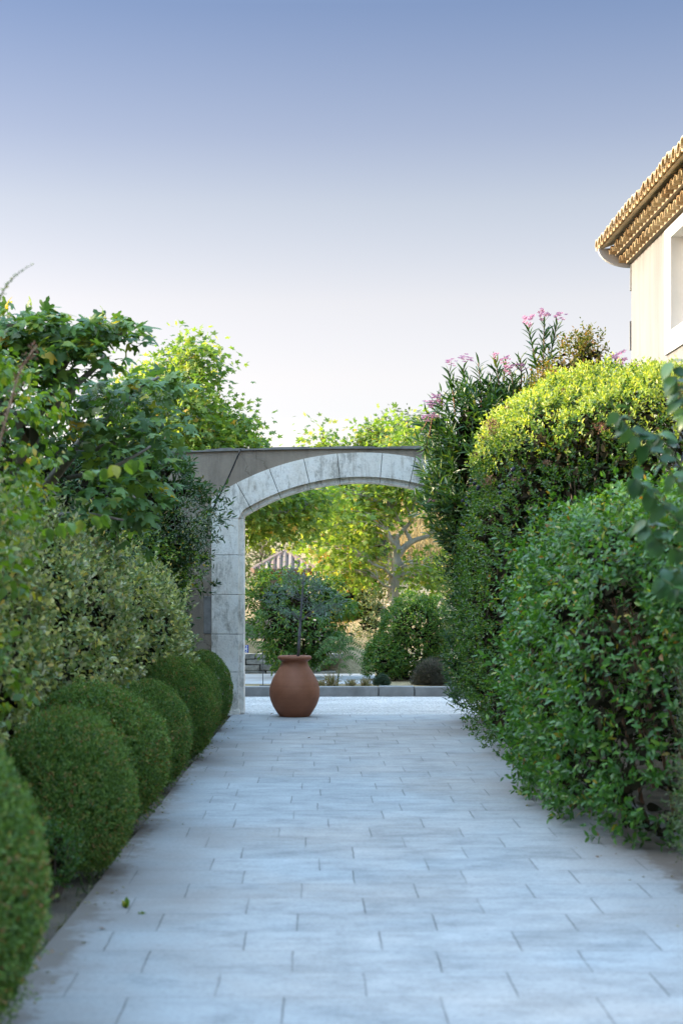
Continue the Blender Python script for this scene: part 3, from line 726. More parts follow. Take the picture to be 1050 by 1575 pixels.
BALLS = [
    # x, y, rx, ry, height, label
    (-1.37, 5.65, .47, .48, 1.14, 'tall clipped box ball cut off by the left edge of the picture, beside the paving'),
    (-1.34, 9.2, .375, .38, .86, 'round clipped box ball with a small loose bush tucked in at its near side'),
    (-1.40, 10.85, .48, .50, .91, 'broadest clipped box ball, behind the ball that has the small loose bush beside it'),
    (-1.27, 13.0, .335, .37, .80, 'brownish flecked clipped box ball between the broadest ball and the taller green one'),
    (-1.21, 15.0, .335, .36, .885, 'bright green clipped box ball, third from the stone pier'),
    (-1.19, 16.6, .30, .32, .80, 'narrow clipped box ball just before the last one at the stone pier'),
    (-1.16, 17.9, .32, .32, .83, 'last clipped box ball in the row, in front of the stone pier'),
]
for i, (x, y, rx, ry, h, lab) in enumerate(BALLS):
    o = empty('box_ball', (x, y, 0), lab, 'shrub', 'clipped box balls along the path')
    rz = h / 2 * 1.07
    f = bpy.data.objects.new('foliage', ballm[i % 2]); COL.objects.link(f); f.parent = o
    f.location = (0, 0, h - rz); f.scale = (rx, ry, rz); f.rotation_euler = (0, 0, i * 1.9)
    s_ = bpy.data.objects.new('stem', stem_me); COL.objects.link(s_); s_.parent = o; s_.location = (0, 0, h - rz); s_.scale = (rx * .7, ry * .7, rz)

def shrub(name, label, cat, lv, mats, loc, group=None, part='foliage'):
    o = empty(name, loc, label, cat, group); lv.build(part, mats, o); return o

# small loose bush between the two nearest balls
lv = shrub_leaves([(-1.30, 8.55, .19, .13, .14, .17, 2.2)], 380, SMALL, .021, 6, .07, rough=.03, depth=.05, seed=5, filln=500, wscale=.3)
o = shrub('loose_bush', 'little loose green bush tucked between two big clipped box balls', 'bush', lv, M['vib'], (-1.3, 8.55, 0))
mb = MB()
for k in range(9):
    a = k * .7; mb.tube([(-1.3 + .02 * cos(a), 8.55 + .02 * sin(a), -.05), (-1.3 + .07 * cos(a), 8.55 + .07 * sin(a), .1), (-1.3 + .1 * cos(a), 8.55 + .1 * sin(a), .25)], [.006, .005, .003], 5)
mb.build('stems', M['bark'], o)

# ================================================================== LEFT HEDGEROW
# silverberry: clipped dome sloping down towards the wall, olive leaves with silver undersides
SB1 = [(-2.36, 8.6, .98, .66, 2.6, 1.44, 2.2), (-2.55, 5.2, .9, .7, 2.2, 1.45, 2.6), (-2.42, 10.6, 1.0, .74, 1.7, 1.28, 2.1)]
SB2 = [(-2.12, 13.4, .86, .68, 2.4, 1.20, 2.1), (-1.86, 16.5, .78, .66, 1.95, 1.04, 2.05)]
lv = shrub_leaves(SB1, 4600, ROUND, .055, 6, .15, rough=.10, depth=.16, seed=21, gap=-1.0, upward=.6)
P, N = shell(SB1, 260, .5, .3, .1, .8, 21); P = P[P[:, 2] > 1.6] if len(P) else P
lv.twigs(SMALL, P, np.array([.3, 0, 1.0]) + RG.normal(0, .35, P.shape), RG.uniform(.2, .42, len(P)), 9, .05, 40)
o = shrub('silverberry_bush', 'big silvery shrub with vines over it at the left edge', 'shrub', lv, M['silver'], (-2.2, 8.6, 0), 'silverberry shrubs on the left')
lv = shrub_leaves(SB2, 4600, ROUND, .056, 6, .15, rough=.10, depth=.16, seed=22, gap=-1.05, upward=.6)
P, N = shell(SB2, 300, 1.2, .3, .1, .8, 22)
lv.twigs(SMALL, P, np.array([.3, 0, 1.0]) + RG.normal(0, .35, P.shape), RG.uniform(.16, .36, len(P)), 8, .048, 40)
o = shrub('silverberry_bush', 'silvery leaved shrub clipped to a dome sloping down towards the stone pier', 'shrub', lv, M['silver'], (-2.0, 14.8, 0), 'silverberry shrubs on the left')

# climbing vine over the near silverberry: hanging heart shaped leaves
VB = [(-2.20, 8.5, 1.5, .64, 1.6, 1.05, 2.2), (-2.15, 7.2, 1.1, .5, .9, .8, 2.2), (-2.35, 10.2, 2.45, .66, 1.3, .55, 2.2), (-2.5, 11.6, 2.6, .74, 1.4, .62, 2.2), (-3.1, 9.6, 2.8, 1.2, 1.6, .75, 2.2), (-2.25, 8.9, 2.75, .55, .9, .45, 2.2), (-3.0, 6.2, 2.2, 1.0, 2.2, .95, 2.2)]
lv = shrub_leaves(VB, 2900, HIR, .066, 6, .24, rough=.16, depth=.14, seed=31, outward=.6, upward=.2, jit=.6, droop=.6, gap=-.25, filln=900, fill_size=2.0, zmin=.45, up=.6)
o = shrub('climbing_vine', 'light green climbing vine with hanging heart shaped leaves over the silvery shrub', 'vine', lv, M['vine'], (-2.3, 8.8, 0))
mb = MB()
def cane(mb, pts, r0, r1, n=6): mb.tube(pts, list(np.linspace(r0, r1, len(pts))), n)
def spline(p, k=8):
    p = [np.array(q, float) for q in p]; out = []
    for i in range(len(p) - 1):
        a, b_ = p[i], p[i + 1]; m0 = (p[min(i + 1, len(p) - 1)] - p[max(i - 1, 0)]) / 2; m1 = (p[min(i + 2, len(p) - 1)] - p[i]) / 2
        for t in np.linspace(0, 1, k, endpoint=False):
            out.append((2 * t ** 3 - 3 * t ** 2 + 1) * a + (t ** 3 - 2 * t ** 2 + t) * m0 + (-2 * t ** 3 + 3 * t ** 2) * b_ + (t ** 3 - t ** 2) * m1)
    return out + [p[-1]]
# long bare flowering cane rising at the left edge, and the thin wand against the sky
c1 = spline([at(-10, 720, 8.6), at(8, 650, 8.5), at(30, 575, 8.4), at(56, 532, 8.3)]); cane(mb, c1, .007, .004)
mb.build('canes', M['stem_tan'], o)
lv = Leaves()
for p_ in c1[6:]: lv.add(SMALL, p_[None] + RG.normal(0, .012, (7, 3)), RG.normal(size=(7, 3)) + [0, 0, .3], RG.normal(size=(7, 3)), .022)
lv.build('dry_flowers', M['seed'], o)
lv = Leaves()
for px_, py_, dx_ in ((128, 728, 1), (75, 812, 1)):
    e_ = at(px_, py_, 8.7)
    P = e_ + np.stack([np.linspace(0, .28 * dx_, 6), np.zeros(6), np.linspace(0, .07, 6)], 1)
    lv.add(HIR, np.repeat(P, 2, 0), np.array([.25 * dx_, -.1, -1.0]) + RG.normal(0, .45, (12, 3)), np.array([.1, -1, .5]) + RG.normal(0, .3, (12, 3)), .075)
lv.build('hanging_leaves', M['vine'], o)

# thin wand with a few leaves against the sky
c2 = spline([at(-14, 500, 7.6), at(2, 455, 7.6), at(14, 435, 7.6), at(32, 418, 7.55), at(52, 406, 7.5)])
o = empty('arching_shoot', tuple(at(-14, 500, 7.6) * (1, 1, 0)), 'thin arching shoot with a few tiny leaves against the sky at the left edge', 'shoot')
mb = MB(); cane(mb, [at(-14, 500, 7.6) * (1, 1, 0), at(-20, 700, 7.6)] + c2, .005, .0008, 5); mb.build('stem', M['stem_green'], o)
lv = Leaves(); q = np.array(c2)
lv.add(SMALL, q[2:], RG.normal(0, .8, q[2:].shape) + [.3, 0, .4], RG.normal(size=q[2:].shape) + [0, -1, 0], np.linspace(.028, .009, len(q) - 2))
lv.build('leaves', M['vine'], o)

# fig tree: grey limbs reaching up to the right, big lobed leaves
fig = empty('fig_tree', (-3.3, 14.0, 0), 'fig tree with large lobed leaves reaching up over the silvery shrubs on the left', 'tree')
mb = MB(); limbs = []
base = np.array([-3.3, 14.0, -.05])
def limb(p, r0, r1): q = spline(p, 7); cane(mb, q, r0, r1, 7); limbs.append(np.array(q))
limb([base, at(-60, 900, 14), at(-20, 760, 14), at(50, 680, 13.9), at(95, 565, 13.8), at(140, 520, 13.7), at(196, 512, 13.7)], .09, .012)
limb([at(50, 680, 13.9), at(100, 610, 13.6), at(150, 562, 13.4), at(160, 545, 13.4)], .04, .01)
limb([base, at(0, 860, 14.6), at(110, 700, 14.8), at(150, 660, 14.8), at(215, 600, 14.8), at(245, 580, 14.8)], .07, .012)
limb([at(110, 700, 14.8), at(150, 690, 14.4), at(200, 672, 14.3), at(225, 662, 14.3)], .03, .01)
limb([at(105, 735, 14.2), at(165, 722, 13.9), at(215, 697, 13.8), at(232, 686, 13.8)], .022, .008)
limb([base, at(-140, 900, 14.5), at(-170, 700, 14.5), at(-120, 580, 14.2), at(-40, 500, 14)], .08, .015)
limb([at(-120, 580, 14.2), at(-60, 520, 14), at(20, 500, 13.6), at(50, 485, 13.5)], .04, .01)
limb([base, at(-250, 900, 15), at(-330, 700, 15), at(-350, 560, 15)], .08, .02)
limb([at(-20, 760, 14), at(60, 790, 13.8), at(130, 790, 13.7), at(190, 800, 13.8)], .03, .01)
mb.build('trunk', M['bark_fig'], fig, sm=True)
lv = Leaves()
def figleaves(ctr, rad, k, size=.108):
    k = int(k * 2.2)
    P = np.array(ctr) + unit(RG.normal(size=(k, 3))) * np.array(rad) * RG.uniform(.3, 1, (k, 1)) ** .6
    out = unit(P - np.array(ctr)); D = out * [1, 1, .5] + RG.normal(0, .45, (k, 3)) + [0, -.1, .05]
    lv.add(FIG_T, P, D, np.array([0, -.35, 1.0]) + .4 * out + RG.normal(0, .35, (k, 3)), size * RG.uniform(.75, 1.35, k), 0, (.2, 2.0))
for px_, py_, d_, rx_, rz_, k_ in ((70, 515, 13.6, .40, .17, 60), (120, 512, 13.6, .32, .14, 50), (168, 505, 13.7, .25, .09, 30), (200, 515, 13.7, .15, .1, 14), (155, 548, 13.4, .2, .12, 18), (95, 555, 13.5, .35, .22, 60), (40, 500, 13.5, .3, .14, 34), (20, 545, 13.6, .35, .25, 50),
                                   (215, 600, 14.8, .36, .16, 40), (255, 590, 14.9, .22, .12, 18), (175, 605, 14.7, .22, .12, 22), (180, 640, 14.6, .4, .25, 55), (240, 665, 14.5, .35, .25, 42), (110, 640, 14.2, .45, .35, 80), (190, 700, 14.2, .4, .28, 55), (205, 760, 14.2, .38, .3, 46), (160, 770, 13.9, .35, .3, 44),
                                   (185, 830, 14.4, .35, .3, 36), (-60, 520, 14, .6, .35, 110), (-130, 600, 14.2, .7, .6, 150), (-230, 620, 14.6, .7, .7, 150), (-330, 600, 15, .8, .7, 150), (-60, 680, 14, .6, .5, 110), (40, 630, 14, .5, .45, 90), (-330, 760, 15, .8, .7, 120), (-180, 780, 14.5, .7, .6, 110)):
    figleaves(at(px_, py_, d_), (rx_, rx_ * 1.2, rz_), k_)
lv.build('crown', M['fig'], fig)

# evergreen laurel against the wall, with old man's beard seed fluff over it
LB = [(-2.05, 18.9, 2.2, .85, .75, 1.05, 2.3), (-1.86, 18.7, 1.55, .52, .6, .55, 2.1), (-2.6, 18.6, 1.6, 1.0, .8, 1.6, 2.4), (-1.6, 19.0, 2.5, .33, .45, .42, 2), (-1.80, 18.8, 2.25, .5, .5, .85, 2.2), (-1.76, 18.7, 1.3, .40, .5, .6, 2.2), (-3.9, 18.5, 1.7, 1.0, .9, 1.65, 2.4)]
lv = shrub_leaves(LB, 4800, NARROW, .085, 6, .2, rough=.18, depth=.22, wscale=.7, seed=41, gap=-1.0, zmin=.05, filln=3500)
o = shrub('laurel_bush', 'dark evergreen bush growing against the rendered wall left of the arch', 'bush', lv, M['laurel'], (-2.1, 18.8, 0))
sp_ = empty('laurel_bush_sprig', (0, 0, 0)) if False else None
lv = Leaves()
e_ = np.array([at(px_, py_, 19.3) for px_, py_ in ((300, 905), (312, 912), (322, 903), (316, 895), (306, 890))])
lv.twigs(NARROW, e_, np.array([1, 0, .1]) + RG.normal(0, .4, e_.shape), .12, 8, .085, 45)
lv.build('side_sprig', M['laurel'], o)
lv = Leaves()
for px_, py_, s_, k_ in ((292, 790, .16, 130), (312, 810, .15, 120), (318, 845, .14, 110), (300, 825, .15, 100), (285, 770, .1, 50), (180, 640, .12, 60), (300, 600, .0, 0), (265, 622, .16, 70), (310, 870, .12, 60), (270, 815, .12, 60), (330, 800, .08, 40), (315, 890, .1, 40), (235, 620, .12, 50), (150, 610, .12, 60)):
    if not k_: continue
    d_ = 18.2 if px_ > 255 else 14.0
    P = at(px_, py_, d_) + RG.normal(0, 1, (int(k_ * 1.3), 3)) * s_ * [.62, .5, .55]
    lv.add(SLIM, P, RG.normal(0, .5, P.shape) + [.25, -.2, .8], RG.normal(size=P.shape), RG.uniform(.016, .032, len(P)))
o2 = shrub('seeding_clematis', "wild clematis with pale feathery seed fluff trailing over the dark bush by the wall", 'vine', lv, M['fluff'], (-1.5, 18.5, 0), part='seed_fluff')
lv = shrub_leaves([(-1.38, 18.45, 1.95, .3, .35, .5, 2), (-1.75, 17.9, 1.8, .3, .3, .5, 2)], 330, SMALL, .045, 6, .2, rough=.1, depth=.2, jit=.8, droop=.3, fill=False, seed=44, gap=-.3)
lv.build('leaves', M['vine'], o2)

# tall unseen hedge added on the left to shade the path and right hedge
LBK = [(-4.9, 9, 2.0, 1.2, 4, 2.2, 3), (-5.0, 2, 2.0, 1.2, 5, 2.2, 3), (-5.3, 16.2, 2.1, 1.3, 3.7, 2.75, 3), (-5.1, 5.8, 2.0, 1.0, 3.5, 2.1, 3), (-5.2, 12.4, 2, 1.0, 3, 2.1, 3)]
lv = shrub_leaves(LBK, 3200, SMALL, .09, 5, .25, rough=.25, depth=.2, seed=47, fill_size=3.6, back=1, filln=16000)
shrub('shade_hedge', 'unseen tall evergreen hedge added behind the fig tree and silvery shrubs to shade the path', 'hedge', lv, M['laurel'], (-4.8, 9, 0))

# ================================================================== RIGHT HEDGEROW
# viburnum hedge: upright face, rounded sunlit top, dry flower heads and dark berries
VIB = [(2.86, 16.6, 1.25, 1.33, 2.75, 1.66, 3.6), (3.05, 16.2, 2.5, 1.42, 2.3, 1.0, 2.3), (4.6, 15.5, 1.6, 1.6, 4.0, 1.95, 2.6)]
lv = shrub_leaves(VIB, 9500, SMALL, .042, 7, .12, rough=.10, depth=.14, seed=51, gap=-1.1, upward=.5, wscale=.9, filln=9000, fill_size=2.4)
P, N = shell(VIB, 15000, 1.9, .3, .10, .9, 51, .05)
k = RG.random(len(P)) < np.clip((P[:, 2] - 2.6) / .4, 0, 1) * .75; P, N = P[k], N[k]  # brighter leaves only as high up as the painted sunlight reaches
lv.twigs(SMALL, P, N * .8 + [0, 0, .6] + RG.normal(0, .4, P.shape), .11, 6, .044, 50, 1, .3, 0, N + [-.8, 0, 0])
vib = shrub('viburnum_hedge', 'dark green hedge with a sunlit yellow green top and brown seed heads', 'hedge', lv, [M['vib'], M['vibsun']], (3.2, 16.8, 0))
P, N = shell(VIB[:2], 700, 2.3, .3, .1, .9, 51)
hv = Wave(1.1, seed=77)(P); P = P[(hv > .15) & (P[:, 0] < 4.3)][:60]
lv = Leaves()
u = unit(RG.normal(size=(70, 3))) * RG.uniform(.3, 1, (70, 1)) * [.055, .055, .03]
lv.add(SMALL, u, RG.normal(size=u.shape) + [0, 0, .5], RG.normal(size=u.shape), .016); sh_me = lv.mesh('seed_head', [M['seed']])
for p_ in P:
    o = bpy.data.objects.new('seed_head', sh_me); COL.objects.link(o); o.parent = vib; o.location = tuple(p_ + np.array([-.03, -.03, .04]) - np.array(vib.location)); o.rotation_euler = (rnd.uniform(-.5, .5), rnd.uniform(-.5, .5), rnd.uniform(0, 6)); s_ = rnd.uniform(.8, 1.5); o.scale = (s_,) * 3
mb = MB()
mb.ball((0, 0, 0), .017, 12)
mb.v = [tuple(c * (1 + .3 * sin(420 * v_[0]) * sin(420 * v_[1] + 1) * sin(420 * v_[2] + 2) + .2 * sin(110 * v_[0] + 3)) for c in v_) for v_ in mb.v]
be_o = mb.build('berry_cluster', M['berry'], sm=True); be_me = be_o.data; bpy.data.objects.remove(be_o)
Q, NQ = shell(VIB[:2], 1500, 2.1, .2, .1, .9, 51)
Q = Q[(Q[:, 2] < 2.95) & (Q[:, 0] < 1.9) & (Wave(.7, seed=12)(Q) > .5)][:34]
for p_ in Q:
    o = bpy.data.objects.new('berry_cluster', be_me); COL.objects.link(o); o.parent = vib; o.location = tuple(p_ + np.array([-.01, -.02, .02]) - np.array(vib.location)); s_ = rnd.uniform(.7, 1.3); o.scale = (s_, s_, s_ * .8); o.rotation_euler = (rnd.uniform(0, 6), rnd.uniform(0, 6), 0)

# oleander: long dark leaves in whorls, pink flower heads, leaning over the wall
olea = empty('oleander', (2.4, 19.0, 0), 'tall oleander with long narrow leaves and pink flowers leaning over the arch', 'shrub')
OB = [(1.95, 18.8, 2.75, .72, .6, 1.0, 2.1), (2.35, 18.9, 2.95, .7, .7, .85, 2.1), (1.98, 18.9, 1.45, .46, .75, 1.35, 2.8), (3.2, 19.2, 2.8, .8, .6, 1.0, 2.2)]
lv = Leaves()
P, N = shell(OB, 3300, .12, .4, .16, .8, 61, .28); P = P[RG.random(len(P)) < np.where(P[:, 2] > 2.0, .55, 1.0)]; N = P - np.array([2.2, 18.9, 0]); N[:, 2] = .5; N = unit(N)
top = P[:, 2] > 2.0
D = .9 * N + [0, 0, .55] + RG.normal(0, .35, P.shape)
lv.twigs(OLEA_T, P[top] - unit(D[top]) * .12, D[top], .26, 9, .16, 48, 0, .4, 0, None)
q = ~top; lv.twigs(OLEA_T, P[q] - unit(D[q]) * .1, D[q], .22, 8, .10, 52, 0, .4, .1, None)
Q, NQ = shell([(b_[0], b_[1], b_[2], b_[3] - .3, b_[4] - .3, b_[5] - .3, b_[6]) if b_[3] > .5 else (b_[0], b_[1], b_[2], b_[3] - .2, b_[4] - .3, b_[5] - .3, b_[6]) for b_ in OB], 3800, .1, .6, .1, .8, 61, .1)
lv.add(NARROW, Q, RG.normal(size=Q.shape) + [0, 0, .7], NQ + RG.normal(0, .5, Q.shape), .24, INNER)
mb = MB()
shoots = []
for bx_, tx_, ty_, d_ in ((832, 856, 492, 18.6), (832, 836, 490, 18.6), (830, 812, 498, 18.6), (700, 690, 565, 18.8), (720, 712, 560, 18.8), (680, 668, 625, 18.7), (770, 762, 548, 18.7), (800, 800, 545, 18.7), (660, 645, 660, 18.7), (740, 735, 552, 18.7), (760, 778, 556, 18.8), (665, 652, 690, 18.6), (930, 942, 560, 18.4), (945, 968, 575, 18.3), (790, 786, 570, 18.6)):
    a_, b_ = at(bx_, 640 if tx_ < 800 or tx_ > 900 else 600, d_), at(tx_, ty_ + 6, d_)
    q = spline([a_, a_ * .5 + b_ * .5 + np.array([.01, 0, .0]), b_], 6); shoots.append(b_); cane(mb, q, .010, .004, 5)
    a_, b_ = np.array(q[3]), b_; L = np.linalg.norm(b_ - a_)
    lv.twigs(OLEA_T, a_[None], (b_ - a_)[None], [L], int(L / .016), .17, 48, 0, .3)
for k in range(16):
    x_ = 1.75 + k * .1; mb.tube(spline([(x_ + .2, 19.1, -.05), (x_ + .1, 19.0 + .2 * sin(k), 1.2), (x_ - .1, 18.9 + .3 * sin(k), 2.6)], 5), list(np.linspace(.018, .008, 11)), 6)
lv.build('foliage', M['olea'], olea); mb.build('stems', M['stem_red'], olea)
lv = Leaves()
for k in range(12):
    c_ = RG.normal(0, .036, 3) * [1, 1, .6]
    for j in range(5):
        a_ = j * 2 * pi / 5 + k; dd = np.array([cos(a_), sin(a_), .35]); lv.add(ROUND, c_[None], dd[None], np.array([[0, 0, 1.]]) - dd * .3, .030)
fl_me = lv.mesh('flower_cluster', [M['pink']])
for px_, py_, s_ in ((812, 490, 1.0), (836, 482, .9), (858, 485, .9), (690, 556, .9), (716, 551, 1.0), (668, 620, 1.25), (672, 612, .9), (652, 642, .8), (667, 640, .7), (776, 552, .8), (782, 565, .9), (800, 562, .7), (948, 552, 1.3), (962, 571, 1.4), (975, 570, 1.0), (762, 545, .6), (664, 770, .6), (668, 758, .5)):
    o = bpy.data.objects.new('flower_cluster', fl_me); COL.objects.link(o); o.parent = olea
    o.location = tuple(at(px_, py_, 18.55) - np.array(olea.location)); o.rotation_euler = (rnd.uniform(-.7, .7), rnd.uniform(-.7, .7), rnd.uniform(0, 6)); o.scale = (s_,) * 3

# bronze young growth sticking up behind the hedge
lv = shrub_leaves([(2.80, 18.1, 3.55, .44, .4, .6, 2), (2.95, 18.1, 3.98, .24, .25, .36, 2), (2.6, 18.1, 3.5, .3, .4, .5, 2)], 620, SMALL, .05, 7, .2, rough=.12, depth=.15, seed=66, upward=.9, gap=-1.1, filln=700)
o = shrub('bronze_shrub', 'yellow bronze shrub poking up between the oleander and the sunlit hedge', 'shrub', lv, M['bronze'], (2.95, 18.0, 0))
mb = MB()
for k in range(5): mb.tube(spline([(2.95, 18, -.05), (2.9 + .1 * sin(k * 2), 18 + .1 * cos(k * 2), 2), (2.85 + .3 * sin(k * 2), 18.1 + .2 * cos(k * 2), 3.8)], 6), list(np.linspace(.02, .005, 13)), 6)
mb.build('stems', M['bark'], o)

# privet: the big near hedge, pointed glossy leaves down to the paving
PV = [(2.66, 11.9, .85, 1.17, 2.4, 1.30, 3.0), (2.9, 11.0, 1.35, 1.15, 1.6, .75, 2.6), (2.8, 12.6, 1.55, 1.2, 1.5, .70, 2.4)]
lv = shrub_leaves(PV, 5000, MID, .061, 8, .17, rough=.13, depth=.16, seed=71, gap=-1.15, upward=.35, droop=.12, filln=4200, fill_size=2.0, opposite=True, spread=58, zmin=.03)
P, N = shell(PV, 90, .2, .2, .1, .8, 71); lv.twigs(MID, P, N * .7 + [0, 0, .6] + RG.normal(0, .4, P.shape), RG.uniform(.2, .34, len(P)), 9, .066, 50, 0, .5, .1, None, True)
o = shrub('privet_hedge', 'large glossy mid green hedge with pointed leaves spilling onto the right of the paving', 'hedge', lv, M['privet'], (2.8, 11.6, 0))
mb = MB()
for k in range(22):
    x_, y_ = 2.1 + .9 * rnd.random(), 9.8 + 4 * rnd.random(); mb.tube(spline([(x_ + .25, y_, -.05), (x_ + .1, y_ + .1 * rnd.uniform(-1, 1), .6), (x_ - .3 * rnd.random(), y_ + .3 * rnd.uniform(-1, 1), 1.5)], 5), list(np.linspace(.014, .005, 11)), 6)
mb.build('stems', M['stem_red'], o)

# grey-green fine leaved shrub at the right edge
lv = shrub_leaves([(2.38, 8.75, .62, .46, .75, .83, 2.4), (2.75, 8.3, .7, .6, .9, .75, 2.3)], 2600, SMALL, .020, 9, .12, rough=.09, depth=.13, seed=81, gap=-1.0, upward=.5, filln=3500, fill_size=3)
shrub('myrtle_bush', 'fine leaved grey green bush at the right edge, in front of the glossy hedge', 'bush', lv, M['grey'], (2.5, 8.6, 0))
# climber shoots with broad leaves hanging in from the right edge
cl = empty('broad_leaf_climber', (1.75, 7.3, 0), 'shoots of broad blue green leaves hanging in from the right edge before the hedges', 'climber')
mb = MB(); lv = Leaves()
DC = 7.2
cs = [[(1110, 760, .3), (1075, 690, .1), (1052, 630, 0), (1040, 585, 0), (1031, 556, 0)],
      [(1110, 900, .3), (1080, 800, .1), (1040, 740, 0), (1000, 690, -.1), (965, 655, -.1), (938, 618, -.1)],
      [(1110, 900, .3), (1070, 830, .1), (1030, 790, 0), (1000, 755, -.1), (975, 735, -.1)],
      [(1120, 960, .3), (1080, 880, .2), (1050, 850, .1), (1010, 830, 0), (992, 800, 0)],
      [(1110, 700, .2), (1080, 650, .2), (1060, 610, .2)], [(1120, 980, .3), (1070, 930, .1), (1040, 905, .0), (1018, 890, 0)],
      [(1100, 800, .3), (1068, 760, .2), (1048, 720, .1), (1030, 690, 0), (1012, 668, 0)], [(1120, 860, .3), (1080, 850, .3), (1052, 880, .2), (1030, 870, .1)]]
for c_ in cs:
    q = spline([np.array([1.95, 7.4, -.05])] * 0 + [at(x_, y_, DC + dd) for x_, y_, dd in c_], 6); cane(mb, q, .006, .0025, 5); q = np.array(q)
    k = len(q) - 5
    for side in (-1, 1):
        T = q[5:]; t_ = unit(np.gradient(q, axis=0)[5:]); sd = unit(np.cross(t_, [0, 1, .2])) * side
        D = sd * .8 + .25 * t_ + np.array([0, -.1, -.65]) + RG.normal(0, .22, T.shape)
        kk = RG.random(len(T)) < .45
        lv.add(HIR, T[kk], D[kk], np.array([0, -.75, .6]) + sd[kk] * .2 + RG.normal(0, .3, (kk.sum(), 3)), .080 * RG.uniform(.7, 1.2, kk.sum()))
for k in range(4): mb.tube(spline([(1.95 + .1 * k, 7.4, -.05), (1.95 + .08 * k, 7.4, .7), at(1110 + k * 8, 760 + k * 60, DC + .3)], 6), list(np.linspace(.012, .006, 13)), 6)
P, N = shell([(2.2, 7.6, 1.4, .28, .35, .8, 2.2)], 50, .4, .5, .05, .8, 88)
lv.twigs(HIR, P, N + RG.normal(0, .5, P.shape), .2, 5, .085, 55, 0, .5, .5)
lv.build('leaves', M['climb'], cl); mb.build('stems', M['stem_green'], cl)

# ================================================================== HOUSE ON THE RIGHT
m, n, l, b = newmat('ochre_render'); v = mapping(n, l)
a = noise(n, l, v, 1.1, 6, .6); st = noise(n, l, mapping(n, l, (1, 3, .4)), 1.2, 5, .65); g = noise(n, l, v, 60, 4, .7)
r = ramp(n, [(.3, (.150, .158, .165)), (.6, (.172, .180, .188)), (.8, (.188, .197, .206))]); l.new(a.outputs[0], r.inputs[0])
r2 = ramp(n, [(.35, (.7, .69, .68)), (.6, (1, 1, 1))]); l.new(st.outputs[0], r2.inputs[0])
l.new(mix(n, l, .6, r.outputs[0], r2.outputs[0], 'MULTIPLY'), b.inputs['Base Color']); b.inputs['Roughness'].default_value = .95; bump(n, l, b, g.outputs[0], .35, .01); M['house'] = m
M['white'] = plainmat('white_plaster', (.42, .43, .44), .9, .06, 5)
M['paint'] = plainmat('white_paint', (.75, .76, .76), .5, .04, 5)
m, n, l, b = newmat('canal_tile'); g_ = n.new('ShaderNodeNewGeometry'); v = mapping(n, l); t = noise(n, l, v, 8, 6, .7)
r = ramp(n, [(0, (.34, .235, .125)), (.35, (.43, .325, .185)), (.7, (.50, .40, .24)), (1, (.44, .38, .27))]); l.new(g_.outputs['Random Per Island'], r.inputs[0])
r2 = ramp(n, [(.3, (.55, .52, .5)), (.6, (1.05, 1.05, 1.05))]); l.new(t.outputs[0], r2.inputs[0]); l.new(mix(n, l, .8, r.outputs[0], r2.outputs[0], 'MULTIPLY'), b.inputs['Base Color'])
b.inputs['Roughness'].default_value = .9; bump(n, l, b, t.outputs[0], .4, .01); M['tile'] = m
m, n, l, b = newmat('window_glass'); b.inputs['Base Color'].default_value = (.36, .38, .37, 1); b.inputs['Roughness'].default_value = .15; b.inputs['Specular IOR Level'].default_value = .6; M['glass'] = m

HX, HY0, HY1, HZ = 4.2, 7.0, 22.1, 5.76
house = empty('house', (7.5, 14.5, 0), 'sunlit cream rendered house with a three row canal tile cornice, seen at the right edge', 'house')
WY0, WY1, WZ0, WZ1 = 18.15, 19.55, 4.50, 5.58
mb = MB()
for (ya, yb, za, zb) in ((HY0, WY0, -.05, HZ), (WY1, HY1, -.05, HZ), (WY0, WY1, -.05, WZ0), (WY0, WY1, WZ1, HZ)):
    mb.add([(HX, ya, za), (HX, yb, za), (HX, yb, zb), (HX, ya, zb)], [(0, 1, 2, 3)])
mb.add([(HX, HY1, -.05), (10.8, HY1, -.05), (10.8, HY1, HZ), (7.5, HY1, HZ + 1.35), (HX, HY1, HZ)], [(0, 1, 2, 3, 4)])
mb.add([(HX, HY0, -.05), (10.8, HY0, -.05), (10.8, HY0, HZ), (7.5, HY0, HZ + 1.35), (HX, HY0, HZ)], [(4, 3, 2, 1, 0)])
mb.add([(10.8, HY0, -.05), (10.8, HY1, -.05), (10.8, HY1, HZ), (10.8, HY0, HZ)], [(0, 1, 2, 3)])
# ragged edge of an older coat of render at the far corner
for za, zb, px_ in ((5.4, 5.76, .012), (4.62, 5.0, .018), (4.2, 4.5, .01), (3.6, 4.1, .016)): mb.box(HX - px_, HX + .05, HY1 + .002, HY1 + .03 + px_, za, zb, 0, .004, .004)
mb.build('wall', M['house'], house)
win = MB(); win.box(HX + .155, HX + .20, WY0, WY0 + .07, WZ0, WZ1); win.box(HX + .155, HX + .20, WY1 - .07, WY1, WZ0, WZ1); win.box(HX + .155, HX + .20, WY0 + .07, WY1 - .07, WZ1 - .07, WZ1); win.box(HX + .155, HX + .20, WY0 + .07, WY1 - .07, WZ0, WZ0 + .07)
win.box(HX + .150, HX + .20, (WY0 + WY1) / 2 - .045, (WY0 + WY1) / 2 + .045, WZ0 + .07, WZ1 - .07)
wo = win.build('window', M['paint'], house)
sb = MB(); e_ = .03; bw, bb, bt = .36, .25, .14
sb.box(HX - e_, HX + .15, WY1, WY1 + bw, WZ0 - bb, WZ1 + bt, 0, .006); sb.box(HX - e_, HX + .15, WY0 - bw, WY0, WZ0 - bb, WZ1 + bt, 0, .006)
sb.box(HX - e_ + .002, HX + .15, WY0, WY1, WZ0 - bb, WZ0, 0); sb.box(HX - e_ + .002, HX + .15, WY0, WY1, WZ1, WZ1 + bt, 0)
sb.build('surround', M['white'], wo)
